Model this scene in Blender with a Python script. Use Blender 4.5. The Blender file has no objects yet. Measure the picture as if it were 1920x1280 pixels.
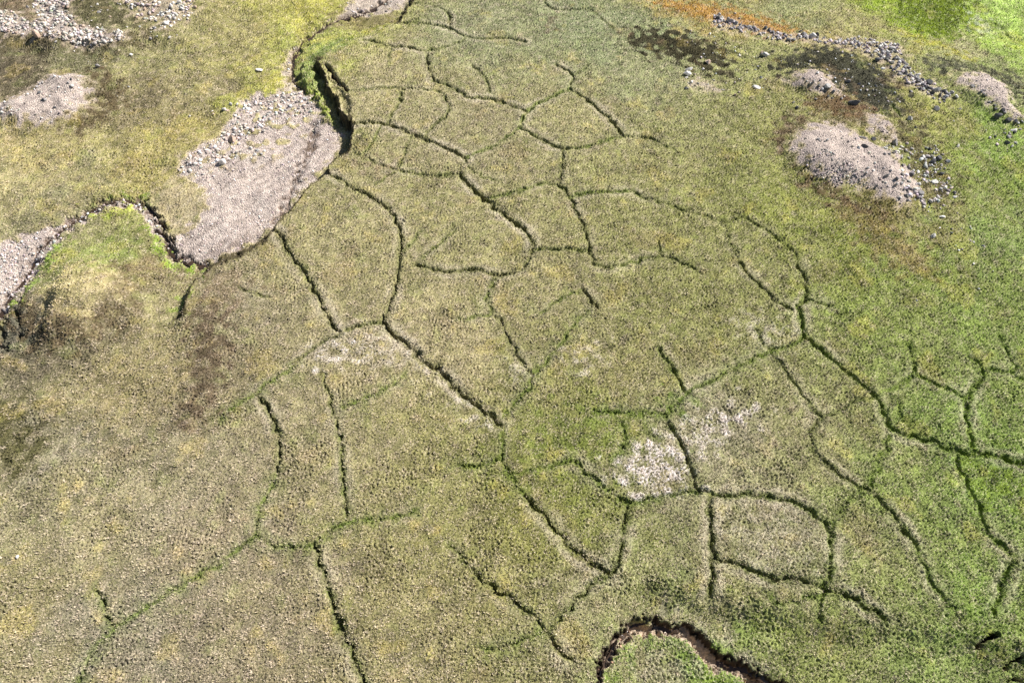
import bpy, math, random
import numpy as np
random.seed(7)
rng = np.random.default_rng(11)
scene = bpy.context.scene
C = scene.collection

# ------------------------------------------------------------------ camera, sky, sun, exposure
CAM_H, PITCH = 60.0, math.radians(57)
cam = bpy.data.objects.new('camera', bpy.data.cameras.new('camera'))
cam.data.lens, cam.data.sensor_width = 24.0, 36.0
cam.data.clip_end = 8000
cam.location = (0, 0, CAM_H)
cam.rotation_euler = (math.pi / 2 - PITCH, 0, 0)
C.objects.link(cam)
scene.camera = cam

SUN_EL, SUN_AZ = math.radians(39), math.radians(32)      # azimuth measured from +X towards +Y
sd = np.array([math.cos(SUN_EL) * math.cos(SUN_AZ), math.cos(SUN_EL) * math.sin(SUN_AZ), math.sin(SUN_EL)])
world = bpy.data.worlds.new('World')
scene.world = world
world.use_nodes = True
nt = world.node_tree
sky = nt.nodes.new('ShaderNodeTexSky')
sky.sky_type = 'NISHITA'
sky.sun_disc = False
sky.sun_elevation = SUN_EL
sky.sun_rotation = math.pi / 2 - SUN_AZ
bg = nt.nodes['Background']
bg.inputs[1].default_value = 0.05
nt.links.new(sky.outputs[0], bg.inputs[0])
sl = bpy.data.lights.new('sun', 'SUN')
sl.energy, sl.angle, sl.color = 5.0, math.radians(0.5), (1.0, 0.975, 0.94)
so = bpy.data.objects.new('sun', sl)
from mathutils import Vector
so.rotation_euler = Vector(sd).to_track_quat('Z', 'Y').to_euler()
so.location = (80, 60, 90)
C.objects.link(so)
scene.view_settings.view_transform = 'Standard'
scene.view_settings.look = 'None'
scene.view_settings.gamma = 1.0
scene.view_settings.use_curve_mapping = False
scene.view_settings.exposure = 0.66

# ------------------------------------------------------------------ helpers
SP, CP = math.sin(PITCH), math.cos(PITCH)
def W(px, py, z=0.0):
    """photo coordinates (1920 wide) of a feature -> its place on the land at height z"""
    px = np.asarray(px, float); py = np.asarray(py, float)
    u = (px - 960) / 1280; v = -(py - 640) / 1280
    dy = v * SP + CP; dz = v * CP - SP
    dz = np.minimum(dz, -0.12)
    t = (z - CAM_H) / dz
    return u * t, dy * t
def PTS(s):
    return np.array([[float(a) for a in p.split(',')] for p in s.split()])
LOWK = .64        # depth of the low ground left of the plateau
def WP(s, z=0.0):
    p = PTS(s)
    if z < -.8 and p[:, 1].mean() < 700: z *= LOWK
    x, y = W(p[:, 0], p[:, 1], z)
    return np.stack([x, y], 1)
def lin(c):
    c = np.asarray(c, float) / 255.0
    return np.where(c <= 0.04045, c / 12.92, ((c + 0.055) / 1.055) ** 2.4)
def smooth(a, b, x):
    t = np.clip((x - a) / (b - a), 0, 1)
    return t * t * (3 - 2 * t)

# band limited noise tiles, unit variance
def tile(lo, hi, cell, n=1024, seed=0):
    r = np.random.default_rng(seed)
    f = np.fft.fftfreq(n, cell)
    fr = np.sqrt(f[:, None] ** 2 + f[None, :] ** 2)
    m = np.exp(-((np.log(np.maximum(fr, 1e-6)) - math.log(1 / math.sqrt(lo * hi))) / (0.5 * math.log(hi / lo) + 1e-6)) ** 2)
    a = np.fft.ifft2(np.fft.fft2(r.standard_normal((n, n))) * m).real
    return (a / a.std()).astype(np.float32)
def samp(t, cell, x, y):
    n = t.shape[0]
    fx = np.asarray(x) / cell; fy = np.asarray(y) / cell
    ix = np.floor(fx).astype(np.int64); iy = np.floor(fy).astype(np.int64)
    ax = (fx - ix).astype(np.float32); ay = (fy - iy).astype(np.float32)
    x0 = ix % n; x1 = (ix + 1) % n; y0 = iy % n; y1 = (iy + 1) % n
    return (t[y0, x0] * (1 - ax) + t[y0, x1] * ax) * (1 - ay) + (t[y1, x0] * (1 - ax) + t[y1, x1] * ax) * ay
T_SMALL = tile(0.26, 0.60, 0.08, 1024, 1)
T_SMALL2 = tile(0.20, 0.42, 0.06, 1024, 2)
T_MID = tile(1.2, 3.0, 0.25, 512, 3)
T_MID2 = tile(1.0, 2.6, 0.22, 512, 4)
T_BIG = tile(5, 16, 1.0, 512, 5)
T_BIG2 = tile(4, 12, 0.9, 512, 6)
T_FINE = tile(0.16, 0.3, 0.05, 1024, 8)
def n_small(x, y): return samp(T_SMALL, .08, x, y)
def n_small2(x, y): return samp(T_SMALL2, .06, x * .8 + y * .6, y * .8 - x * .6)
def n_fine(x, y): return samp(T_FINE, .05, x * .6 - y * .8, y * .6 + x * .8)
def n_mid(x, y): return samp(T_MID, .25, x, y)
def n_mid2(x, y): return samp(T_MID2, .22, x, y)
def n_big(x, y): return samp(T_BIG, 1.0, x, y)
def n_big2(x, y): return samp(T_BIG2, .9, x, y)

# ------------------------------------------------------------------ the grid of the land
xs = np.arange(-90, 90.01, 0.1)
ext = 90 + np.cumsum(0.3 * 1.32 ** np.arange(1, 31))
xs = np.concatenate([-ext[::-1], xs, ext])
ys = [-3.0]
while ys[-1] < 116:
    ys.append(ys[-1] + 0.085 + 0.115 * np.clip(ys[-1] / 110, 0, 1))
ys = np.array(ys)
eu = ys[-1] + np.cumsum(0.4 * 1.3 ** np.arange(1, 31)); ed = ys[0] - np.cumsum(0.3 * 1.3 ** np.arange(1, 31))
ys = np.concatenate([ed[::-1], ys, eu])
NX, NY = len(xs), len(ys)
X, Y = np.meshgrid(xs, ys)
X = X.astype(np.float32); Y = Y.astype(np.float32)
print('grid', NX, NY, NX * NY)
# organic wobble of every outline
WX = X + 0.16 * n_small(X + 11, Y) + 0.30 * n_mid(X, Y + 7)
WY = Y + 0.16 * n_small(X, Y + 31) + 0.30 * n_mid2(X + 3, Y)

CX = X + .05 * n_small(X + 11, Y) + .10 * n_mid(X, Y + 7)
CY = Y + .05 * n_small(X, Y + 31) + .10 * n_mid2(X + 3, Y)

def window(pts, pad):
    x0, y0 = pts.min(0) - pad; x1, y1 = pts.max(0) + pad
    i0, i1 = np.searchsorted(xs, [x0, x1]); j0, j1 = np.searchsorted(ys, [y0, y1])
    return slice(max(j0 - 1, 0), min(j1 + 1, NY)), slice(max(i0 - 1, 0), min(i1 + 1, NX))
def seg_dist(px, py, a, b):
    d = b - a; L = max(d @ d, 1e-9)
    t = np.clip(((px - a[0]) * d[0] + (py - a[1]) * d[1]) / L, 0, 1)
    return np.hypot(px - a[0] - t * d[0], py - a[1] - t * d[1]), t
def line_dist(pts, pad, closed=False, vals=None, calm=False):
    """distance (and value carried along the line) inside a window"""
    s = window(pts, pad)
    px, py = (CX[s], CY[s]) if calm else (WX[s], WY[s])
    best = np.full(px.shape, 1e9, np.float32); par = np.zeros(px.shape, np.float32)
    n = len(pts)
    for k in range(n if closed else n - 1):
        d, t = seg_dist(px, py, pts[k], pts[(k + 1) % n])
        m = d < best
        best[m] = d[m]
        if vals is not None:
            v0, v1 = vals[k], vals[(k + 1) % n]
            par[m] = (v0 + (v1 - v0) * t)[m]
        else:
            par[m] = ((k + t) / (n - 1))[m]
    return s, best, par
def inside(pts, px, py):
    r = np.zeros(px.shape, bool)
    n = len(pts)
    for k in range(n):
        (x0, y0), (x1, y1) = pts[k], pts[(k + 1) % n]
        if y0 == y1: continue
        c = ((y0 > py) != (y1 > py)) & (px < (x1 - x0) * (py - y0) / (y1 - y0) + x0)
        r ^= c
    return r
def poly_sd(pts, pad, calm=False):
    """signed distance, positive inside the closed outline"""
    s, d, _ = line_dist(pts, pad, True, None, calm)
    return s, np.where(inside(pts, CX[s] if calm else WX[s], CY[s] if calm else WY[s]), d, -d)
def chaikin(p, n=1, closed=False):
    for _ in range(n):
        q = np.roll(p, -1, 0) if closed else p[1:]
        b = p if closed else p[:-1]
        r = np.empty((2 * len(b), p.shape[1])); r[0::2] = .75 * b + .25 * q; r[1::2] = .25 * b + .75 * q
        p = r if closed else np.vstack([p[:1], r, p[-1:]])
    return p

def field(ctrl, step, power, soft, ext_pad=20):
    """smooth field through scattered control values (Shepard), sampled back on the grid"""
    ctrl = np.array(ctrl, float)
    z = ctrl[:, 2] if ctrl.shape[1] == 3 else 0.0
    cx, cy = W(ctrl[:, 0], ctrl[:, 1], z if ctrl.shape[1] == 3 else 0.0)
    vals = ctrl[:, 2:]
    gx = np.arange(-110, 110.1, step); gy = np.arange(-25, 135, step)
    GX, GY = np.meshgrid(gx, gy)
    num = np.zeros(GX.shape + (vals.shape[1],)); den = np.zeros(GX.shape)
    for k in range(len(ctrl)):
        w = 1.0 / ((GX - cx[k]) ** 2 + (GY - cy[k]) ** 2 + soft ** 2) ** power
        num += w[..., None] * vals[k]; den += w
    g = num / den[..., None]
    def get(x, y):
        fx = np.clip((x - gx[0]) / step, 0, len(gx) - 1.001); fy = np.clip((y - gy[0]) / step, 0, len(gy) - 1.001)
        ix = fx.astype(int); iy = fy.astype(int); ax = (fx - ix)[..., None]; ay = (fy - iy)[..., None]
        r = (g[iy, ix] * (1 - ax) + g[iy, ix + 1] * ax) * (1 - ay) + (g[iy + 1, ix] * (1 - ax) + g[iy + 1, ix + 1] * ax) * ay
        return r
    return get

# ------------------------------------------------------------------ heights
ZP = [  # the plateau and the land to the right of it: photo place, height
 (700,130,0),(900,60,0),(1100,50,0),(900,300,0),(700,300,-.1),(650,420,0),(450,540,-.05),(550,600,0),(800,500,.1),(1000,500,.1),(1100,250,.05),
 (1250,150,.1),(1300,350,.1),(1250,60,.1),(1350,30,.0),(1450,30,-.2),(1600,50,-.4),(1750,30,-.8),(1850,40,-.7),(1900,110,-.5),(1700,110,.6),(1600,140,.8),
 (1500,110,.6),(1420,100,.3),(1300,140,.5),(1450,200,.4),(1450,280,.5),(1600,210,.9),(1600,300,1.0),(1700,260,1.0),(1750,350,.8),(1800,200,.9),(1850,200,.9),(1900,260,.4),
 (1880,400,-.1),(1800,480,.1),(1650,430,.5),(1550,400,.3),(1500,500,.1),(1400,600,0),(1700,600,-.1),(1850,600,-.35),(1900,700,-.4),(1800,780,-.3),(1600,700,-.1),
 (1900,900,-.5),(1800,950,-.4),(1880,1080,-.6),(1880,1200,-.7),(1700,1050,-.3),(1500,900,0),(1300,800,.05),(1200,900,.05),(1000,850,-.1),(900,800,0),(700,750,.1),(600,900,.05),
 (800,950,-.1),(700,1100,.05),(900,1150,0),(1050,1000,-.05),(1250,1000,.05),(1450,1000,.1),(1600,1100,0),(400,850,-.1),(450,1000,0),(350,1150,.1),(150,1000,-.2),(100,1200,0),
 (500,1200,.1),(1100,1150,.1),(1050,1270,0),(200,850,-.3),(50,900,-.4)]
ZL = [  # the low ground to the left: stream beds, gravel fan, hills
 (0,20,.6),(70,20,.2),(60,55,.9),(110,55,1.0),(180,65,.7),(130,15,.9),(250,30,.2),(330,15,.5),(300,50,.4),(40,110,-.7),(150,105,-.8),(300,110,-.8),(400,60,-.6),(450,60,-.9),
 (540,30,-1.2),(640,30,-1.5),(700,20,-1.5),(740,25,-1.5),(600,60,-1.5),(552,100,-2.0),(550,140,-2.0),(490,130,-1.2),(640,70,-.9),(620,80,-1.0),(590,100,-1.1),(575,140,-1.3),
 (250,200,-.6),(350,190,-.6),(300,280,-.4),(100,290,-.2),(50,350,-.5),(200,340,-.6),(350,270,-.8),(400,235,-1.1),(450,190,-1.3),(520,185,-1.8),(470,280,-1.5),(550,220,-1.9),
 (580,250,-2.5),(590,290,-2.6),(625,265,-3.0),(640,290,-3.0),(645,245,-3.1),(605,175,-3.2),(625,215,-3.3),(603,215,-1.6),(592,180,-1.5),(595,150,-2.9),(600,300,-2.6),(540,350,-2.2),(565,340,-2.4),(500,400,-2.0),(520,410,-2.0),(430,465,-1.5),
 (450,440,-1.5),(400,400,-1.3),(330,350,-.9),(300,425,-1.9),(330,478,-2.1),(380,495,-1.6),(350,420,-1.1),(250,373,-1.7),(180,398,-1.9),(90,445,-2.2),(30,520,-2.5),(0,575,-2.6),
 (60,400,-1.1),(0,420,-1.2),(150,360,-.9),(10,640,-2.3),(190,450,-1.1),(270,445,-1.3),(250,520,-.5),(310,530,-1.5),(340,560,-2.0),(335,620,-1.3),(115,535,2.3),(150,530,2.2),(185,535,1.6),(110,575,1.5),(60,545,-.6),(48,600,-1.0),(70,580,-.1),(40,560,-1.7),
 (220,620,-.9),(120,660,-.9),(40,680,-1.6),(330,700,-.7),(200,760,-.7),(50,750,-.9),(0,880,-.4),(350,780,-.5)]
Z = field(ZP, 1.0, 2.0, 5.0)(X, Y)[..., 0].astype(np.float32)
ZL = [(a, b, c * LOWK if c < 0 else c) for a, b, c in ZL]
zL = field(ZL, 0.5, 2.2, 2.0)(X, Y)[..., 0].astype(np.float32)
Z += 0.06 * n_big(X, Y) + .012 * n_mid(X, Y)
zL += 0.14 * n_big(X, Y) + .025 * n_mid(X, Y)

COLX = None
BANK = [  # edge of the plateau above the low ground; third value = width of the slope in metres
 (790,-60,1.0),(783,-20,1.0),(775,3,1.0),(768,10,1.0),(760,25,1.0),(750,42,1.2),(735,48,3),(712,58,4),(690,70,4),(665,80,4.5),(640,92,4),(615,103,3),(598,113,1.2),(604,124,.8),(611,134,.7),(613,152,.7),(621,170,.7),
 (635,180,.7),(637,197,.7),(645,212,.7),(651,219,.6),(658,211,.6),(661,222,.6),(662,240,.6),(660,262,.7),(655,280,.7),(648,286,.6),(640,288,.7),(625,301,.7),(615,309,.6),(617,316,.5),(622,323,.5),(607,326,.6),(596,337,.7),(573,354,.7),
 (547,392,.7),(530,409,.7),(513,429,.8),(505,440,1.),(493,453,1.2),(470,467,1.4),(450,479,1.6),(420,490,1.6),(400,498,1.2),(386,511,.8),(370,518,.7),(360,533,.7),(352,560,.9),(349,583,1.4),(350,605,4),
 (360,650,8),(375,690,9),(378,740,9),(340,800,9),(250,860,9),(100,900,9),(-100,950,9),(-700,1000,9)]
bk = np.array(BANK, float)
bx, by = W(bk[:, 0], bk[:, 1], 0.0)
bank = np.stack([bx, by], 1)
low = np.vstack([bank, [[-400, 0], [-400, 500], [bank[0, 0], 500]]])
s, d, wv = line_dist(bank, 60, False, bk[:, 2], True)
ins = inside(low, CX, CY)
dist = np.full(X.shape, 60, np.float32); dist[s] = d
wid = np.full(X.shape, 3, np.float32); wid[s] = wv
t_low = np.where(ins, smooth(0, 1, dist / np.maximum(wid * (1 + .3 * (wid < 2) * np.clip(n_mid(X * 1.7, Y * 1.7), -1.5, 1.5)), .3)), 0)
# edge of the plateau sags a little towards its bank
Z -= np.where(ins, 0, .22 * np.exp(-(dist / 1.1) ** 2) * (wid < 2)).astype(np.float32)
Z = Z * (1 - t_low) + zL * t_low
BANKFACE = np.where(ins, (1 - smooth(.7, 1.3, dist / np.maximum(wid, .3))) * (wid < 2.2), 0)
INLOW = t_low.copy()
GREEN = np.zeros(X.shape, np.float32); RIM = np.zeros(X.shape, np.float32); GMIX = np.zeros(X.shape, np.float32); SOIL = np.zeros(X.shape, np.float32); SHADEPEAT = np.zeros(X.shape, np.float32); GRAV = np.zeros(X.shape, np.float32)

# the lower terrace at the bottom: a rounded step down towards the small gully
ter = WP('1120,1300 1125,1225 1150,1175 1185,1130 1190,1105 1215,1090 1257,1108 1300,1122 1347,1128 1397,1142 1467,1152 1533,1168 1580,1180 1650,1172 1720,1180 1800,1200 1960,1230 2100,1400 1600,1500 1100,1500')
s, q = poly_sd(ter, 8, True)
st = smooth(-1.0, 1.4, q)
Z[s] -= .75 * st

# rounded mounds
MOUNDS = {
 'A': ('1473,281 1487,250 1520,233 1563,236 1600,253 1633,276 1673,293 1707,330 1727,352 1723,376 1697,396 1660,384 1613,357 1563,354 1520,331 1487,304', .5, 1.15, 4.2),
 'B': ('1607,229 1627,215 1657,222 1673,242 1683,265 1663,267 1633,256', .8, .7, 1.8),
 'C': ('1470,152 1487,139 1520,132 1547,142 1567,162 1583,182 1547,179 1507,169', .6, .8, 2.0),
 'D': ('1773,152 1800,142 1843,132 1867,149 1897,169 1893,192 1913,215 1940,235 1915,236 1873,216 1833,193 1807,173', .7, 1.1, 2.6),
 'E': ('1280,163 1290,148 1313,145 1340,155 1357,172 1323,173', .5, .5, 2.0),
 'F': ('-30,195 0,195 35,180 75,150 100,135 140,135 165,150 175,172 165,197 140,217 110,232 60,237 20,227 -30,215', .2, 1.3, 3.6)}
MP = {}
for k, (sp, z0, h, r) in MOUNDS.items():
    p = chaikin(WP(sp, z0), 2, True); MP[k] = p
    s, q = poly_sd(p, 9, True)
    q = q + .25 * n_big(X[s], Y[s])
    Z[s] += h * smooth(-.6 * r, r, q) * (1 + .06 * n_big2(X[s] * 2, Y[s] * 2))
# moraine ridges top left get lumps
rub1 = WP('-20,20 30,25 60,45 75,35 60,10 55,-15 140,-15 130,20 150,45 200,55 240,60 230,75 180,82 130,80 75,68 0,67 -20,65', .6)
rub2 = WP('215,-15 340,-15 372,12 352,34 310,56 272,66 300,45 258,30 235,10', .3)

# ------------------------------------------------------------------ frost cracks of the polygon net: strength (1 faint .. 4 deep), greenness, photo places
CRACKS = '''
2.5 .5|755,40 790,43 825,48 843,52 860,62 873,69 900,72 930,71 952,70 985,79
2 .4|836,20 845,33 843,51
1.2 .4|775,3 800,5 836,20
2.6 .3|682,75 700,77 733,87 755,86 780,92 797,96
1.6 .6|797,96 815,92 835,86 860,79 873,72
1 .6|733,87 731,100 729,118
1.8 .3|797,96 803,110 801,117 806,130 812,142 809,152
2.8 .6|809,152 825,154 850,165 865,172 873,182 897,183 917,184 945,191 970,200 988,211
2 .4|880,118 894,128 905,140
1 .6|905,140 915,155 918,180
2.4 .5|1042,120 1060,131 1078,143 1072,155 1068,166
1 .6|1078,143 1093,132 1105,122
2.3 .9|1068,166 1050,175 1025,187 1005,195 988,211 978,228 974,240
2.8 .5|1068,166 1088,178 1110,195 1135,215 1155,235 1165,253
3 .6|974,240 1000,253 1025,265 1047,276 1075,279
1.8 .8|1075,279 1100,276 1120,268 1145,260 1165,256
2.2 .6|1165,256 1190,256 1215,258 1235,268
1 .6|1235,268 1255,280 1275,292
2 .5|1053,279 1057,298 1053,320 1050,345
3.4 .4|663,227 690,227 728,232 755,243 795,258 830,275 855,286 873,296
1.5 .4|873,296 872,305 860,318 860,325
2.1 .6|728,232 734,212 745,195 753,180 747,165
1.6 .7|652,170 680,168 710,165 747,164
1.5 .6|747,164 760,165 800,167 825,170 835,182 842,196 840,215 820,230 805,240 795,257
1 .8|873,296 890,288 910,280 930,270 955,255 974,240
3.5 .5|860,325 875,340 895,360 910,373 925,388 950,405 975,425 985,432
2.5 .5|985,432 998,447 1000,463 995,480 987,495
1.8 .8|910,373 940,366 970,360 1000,350 1022,341
2.1 .6|1022,341 1045,345 1058,355 1068,369
2 1|1068,369 1100,362 1140,359 1185,357
2 .6|1185,357 1200,368 1230,376 1260,388 1285,397
1.2 .5|1285,397 1310,403 1340,412 1365,418 1385,408
2.1 .5|1068,369 1080,395 1095,425 1103,450 1105,470 1110,485 1120,500 1145,502
1.2 .7|1145,502 1170,497 1200,487 1235,480
1.6 .6|1238,445 1238,478 1255,483 1285,495 1310,510
1.9 .7|1000,466 1030,468 1065,468 1103,470
2.4 .5|987,495 970,508 940,517 927,516 910,510 895,505 870,508 840,511 810,506 790,500 778,497
1.3 .7|927,516 925,530 920,550 912,568 925,588
2 .4|925,588 938,600 945,615
1.4 .4|945,615 955,640 970,660 980,678 998,705
1 .8|855,600 890,595 925,588
1.1 .9|1000,698 1015,690 1040,660 1060,630 1080,605 1100,587
1.6 .9|998,705 995,720
1.0 1|995,720 985,737 960,760 942,782
2.6 .4|1090,543 1105,560 1122,580
2.9 .5|622,325 640,335 655,350 690,365 720,382 735,400 745,420 752,435 752,460 749,490 747,510 742,535 733,565 722,590 717,605
3.6 .4|717,605 735,625 755,640 775,655 785,670 800,682 825,693 840,710 855,728 880,750 910,770 930,785 938,797
2.6 .7|717,605 695,606 665,612 645,620
1.7 .6|645,620 630,628 605,640 580,655 563,670 555,682
1.5 1|555,682 540,695 520,708 490,725 480,738
1.0 1|480,738 455,750 430,768 410,783
3.1 .5|515,429 527,440 533,460 550,485 570,510 590,545 605,570 615,595 628,615 637,622
2.5 .6|480,738 495,755 510,780 518,805 522,830 523,860 519,888
1.6 1|519,888 505,920 490,950 483,975 478,1000
1.3 .6|600,692 610,717 625,760 630,790
1.8 .7|630,790 640,830 642,855 643,900 648,940 648,975
1 1|590,1020 610,1000 640,985 650,977 700,972 750,968 780,956
1.3 1|478,1000 500,1018 540,1025 575,1025 592,1022
1.1 1|478,1000 455,1020 420,1050 370,1080 330,1105 280,1135 240,1160 217,1174 200,1195 175,1220 155,1260 140,1290
2.4 .8|178,1100 190,1130 203,1155 217,1172
2.8 .7|592,1022 597,1050 607,1080 620,1115 628,1145 640,1180 655,1210 670,1240 685,1290
2.9 .5|985,930 1000,945 1025,970 1045,995 1065,1020 1085,1040 1110,1055 1135,1070 1147,1078
1 .8|938,797 945,830 940,860 955,890 985,930
1.9 .6|1147,1078 1155,1060 1165,1030 1172,985 1177,945
2.3 .8|1075,862 1100,885 1130,910 1155,930 1175,943
2 .9|1175,943 1200,940 1230,933 1265,925 1300,920 1312,920
3 .6|1250,790 1270,820 1285,845 1295,870 1300,900 1312,917 1330,925
2.3 .8|1330,926 1350,930 1380,928 1405,925 1440,930 1475,935 1500,945 1525,960 1545,975 1556,990
2.8 .6|1330,928 1333,960 1334,1000 1336,1045 1335,1085 1334,1120
2.8 .6|1336,1048 1360,1052 1400,1062 1425,1075 1450,1085 1480,1085 1510,1088 1535,1098 1548,1105 1575,1110 1600,1120 1630,1138 1660,1158
2.3 .8|1556,990 1563,1020 1558,1060 1552,1090 1545,1110 1540,1135 1538,1160
3 .6|1640,920 1655,940 1680,965 1700,990 1725,1025
2 .8|1725,1025 1740,1060 1750,1090 1780,1125 1800,1145
2.9 .9|1500,575 1505,610 1510,630 1535,650 1560,670 1590,695 1620,720 1645,740 1660,770 1670,800
2.7 .9|1670,800 1700,813 1745,820 1780,835 1800,845 1830,845 1870,850 1930,867
1.6 1|1510,630 1490,645 1450,655 1430,665 1385,685 1340,710 1310,725 1285,738
2.5 .8|1235,650 1250,675 1270,705 1285,735
1.2 1|1285,738 1265,760 1250,775 1200,775 1150,772 1110,770
1.5 1|1250,775 1250,790
2 .5|1385,490 1405,515 1430,540 1455,565 1485,580
1 .5|1365,420 1367,450 1385,490
1.1 .5|1380,405 1410,418 1443,437
2.3 .6|1443,437 1465,455 1490,475 1500,500 1508,525 1512,550 1510,563 1500,575
1.4 .6|1510,563 1535,568 1565,575
1.6 .6|1415,615 1430,640 1445,660 1470,685 1490,715 1505,740 1525,765 1545,780
1.9 .6|1545,780 1525,800 1520,825 1530,850 1550,870 1580,890 1610,912 1635,918
.9 .6|1545,780 1580,765 1610,750 1640,742
1.9 .9|1705,640 1715,680 1720,697 1745,712 1780,727 1810,742
1 1|1720,697 1690,720 1655,732
2.3 1|1815,745 1830,725 1845,705 1848,690 1830,670 1815,660
1.6 .9|1848,688 1880,690 1905,695 1910,680 1900,665 1885,640 1875,620
1.5 .9|1905,695 1930,712
2.4 1|1815,745 1818,780 1822,800 1828,830 1830,845
1.5 1|1670,812 1660,850 1645,880 1635,900 1637,918
2.4 1|1800,845 1800,870 1820,905 1840,940 1850,960 1850,985 1875,1010 1905,1035
2.3 1|1905,1050 1895,1080 1885,1110 1875,1140 1870,1155
1 .8|1635,918 1600,930 1575,960 1558,988
3 .5|1025,1185 1035,1200 1050,1220 1075,1240
2.4 .6|895,1075 915,1095 945,1115 970,1132 990,1145 1010,1165 1025,1183
1.6 .7|1025,1183 1045,1165 1075,1130 1100,1105 1120,1087 1143,1079
1.5 .9|1020,1183 1000,1190 970,1205 935,1215 900,1220
.9 .6|835,1010 870,1050 895,1075
1.8 .4|1018,-15 1022,0 1028,15 1060,18 1110,17
1 .5|1105,15 1130,35 1150,55
1.6 .5|660,283 680,290 700,303 735,315 747,318
1.6 .6|747,318 770,322 810,330 845,328 860,323
1 .6|747,318 752,300 765,270 772,250
1 .7|747,318 725,330 705,343
1.1 .7|715,235 700,262 682,287
1.1 .7|850,420 850,433 835,450 815,465 790,485
.8 .5|443,537 470,545 510,560
.8 .9|640,765 690,748 760,705
1.2 .9|940,860 900,875 850,870
1 .8|1150,772 1180,820 1150,860
1 .6|870,300 900,330 940,340
.9 .8|1090,545 1050,560 1010,590
.9 .8|1665,205 1700,240
1 .9|1545,1110 1500,1128 1450,1130
1 .9|1860,160 1890,175
.9 .7|1850,30 1880,40 1900,70
1.2 1|1690,745 1685,780 1720,800
.9 .8|790,430 770,460 752,470
.9 .8|955,890 1000,880 1075,862
'''
TR = np.zeros(X.shape, np.float32)
for ln in CRACKS.strip().splitlines():
    hd, pt = ln.split('|')
    st_, gr = map(float, hd.split())
    p = chaikin(WP(pt), 2)
    hw = .03 + .062 * st_; dep = .14 + .115 * st_
    s, d, par = line_dist(p, 5, calm=True)
    L = np.hypot(*np.diff(p, axis=0).T).sum()
    fade = smooth(0, min(.5, 2.0 / L), np.minimum(par, 1 - par) + .12)
    nz = n_mid(X[s] * 1.3 + 5, Y[s] * 1.3)
    hw *= .88; dep *= .92
    hwv = hw * (1 + .22 * np.clip(nz, -1.3, 2)); dpv = dep * fade * np.clip(1 + .25 * nz + .25 * n_big(X[s] * 1.6 + 30, Y[s] * 1.6), .3, 1.5)
    core = 1 - smooth(.25, 1.0, d / hwv)
    sag = np.exp(-(d / (2.6 * hw + .35)) ** 2)
    crest = np.exp(-((d - 2.6 * hw - .2) / .5) ** 2)
    cut = dpv * core + .30 * dep * fade * sag - .09 * fade * min(st_, 3) / 3 * crest
    m = np.maximum(TR[s], cut) if False else None
    add = np.where(cut > TR[s], cut - TR[s], np.where(cut < 0, np.where(TR[s] <= 0, np.minimum(cut, TR[s]) - TR[s], 0), 0))
    TR[s] += add
    wide = np.exp(-(d / (1.15 * hw + .19)) ** 2) * (.6 + .4 * gr) * np.clip(.8 + .25 * nz, 0.35, 1) * (.5 + .5 * fade)
    if st_ <= 1.6 and gr >= .9: wide = np.maximum(wide, .5 * np.exp(-(d / 1.0) ** 2) * np.clip(.6 + .5 * nz, 0, 1))
    GMIX[s] = np.where(wide > GREEN[s], gr, GMIX[s])
    GREEN[s] = np.maximum(GREEN[s], wide)
    RIM[s] = np.maximum(RIM[s], .16 * st_ * np.exp(-((d - 1.9 * hw - .3) / .38) ** 2) * fade * np.clip(.5 + .6 * n_big(X[s] + 60, Y[s]), 0, 1))
Z -= TR * (1 - .9 * smooth(0.02, .3, INLOW))

# crack behind the slumped sliver, and narrow deep slits far lower right
def trench(sp, hw, dep, wall=.35, z=0.0, floor_soil=1.0):
    p = chaikin(WP(sp, z), 1)
    s, d, par = line_dist(p, hw + 6, calm=True)
    fade = smooth(0, .12, np.minimum(par, 1 - par) + .02)
    hwv = hw * (1 + .28 * np.clip(n_mid(X[s] * 1.5, Y[s] * 1.5 + 9), -1.5, 1.5)) * (.35 + .65 * fade)
    c = 1 - smooth(0, 1, (d - hwv + wall) / wall)
    Z[s] -= dep * c * fade
    SOIL[s] = np.maximum(SOIL[s], floor_soil * smooth(.1, .6, c)); SHADEPEAT[s] = np.maximum(SHADEPEAT[s], c)  # slit painted as dark peat, which also deepens its shade
    return s, c
trench('609,118 620,132 630,146 642,160 652,171', .35, .9, .3)
trench('1829,1212 1845,1202 1858,1192 1872,1186', .22, 1.3, .15, -.7)
trench('1888,1252 1900,1243 1912,1236 1925,1230', .26, 1.3, .2, -.7)
trench('1900,1276 1915,1272 1935,1268', .2, 1.2, .2, -.7)

# the small gully at the bottom
outer = WP('1100,1300 1112,1278 1116,1252 1122,1228 1140,1203 1158,1182 1166,1170 1180,1160 1192,1151 1208,1148 1218,1156 1232,1152 1242,1160 1256,1165 1280,1164 1302,1172 1325,1192 1343,1209 1355,1226 1382,1231 1405,1242 1426,1262 1455,1270 1482,1282 1520,1300', -.7)
inner = WP('1480,1320 1420,1290 1403,1279 1380,1266 1347,1259 1323,1243 1306,1222 1280,1196 1240,1191 1207,1192 1184,1191 1166,1213 1148,1234 1136,1258 1124,1285 1115,1320', -.7)
gul = np.vstack([outer, inner])
s, q = poly_sd(gul, 6, True)
q = q + .07 * n_mid(X[s] * 2, Y[s] * 2) + .10 * n_small(X[s], Y[s])
fl = smooth(-.05, .5, q)
Z[s] -= 1.1 * fl * (1 + .12 * n_mid(X[s], Y[s]))
SOIL[s] = np.maximum(SOIL[s], smooth(-.1, .12, q)); so, do_, _ = line_dist(outer, 8, calm=True); dfull = np.full(X.shape, 9, np.float32); dfull[so] = do_
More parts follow.
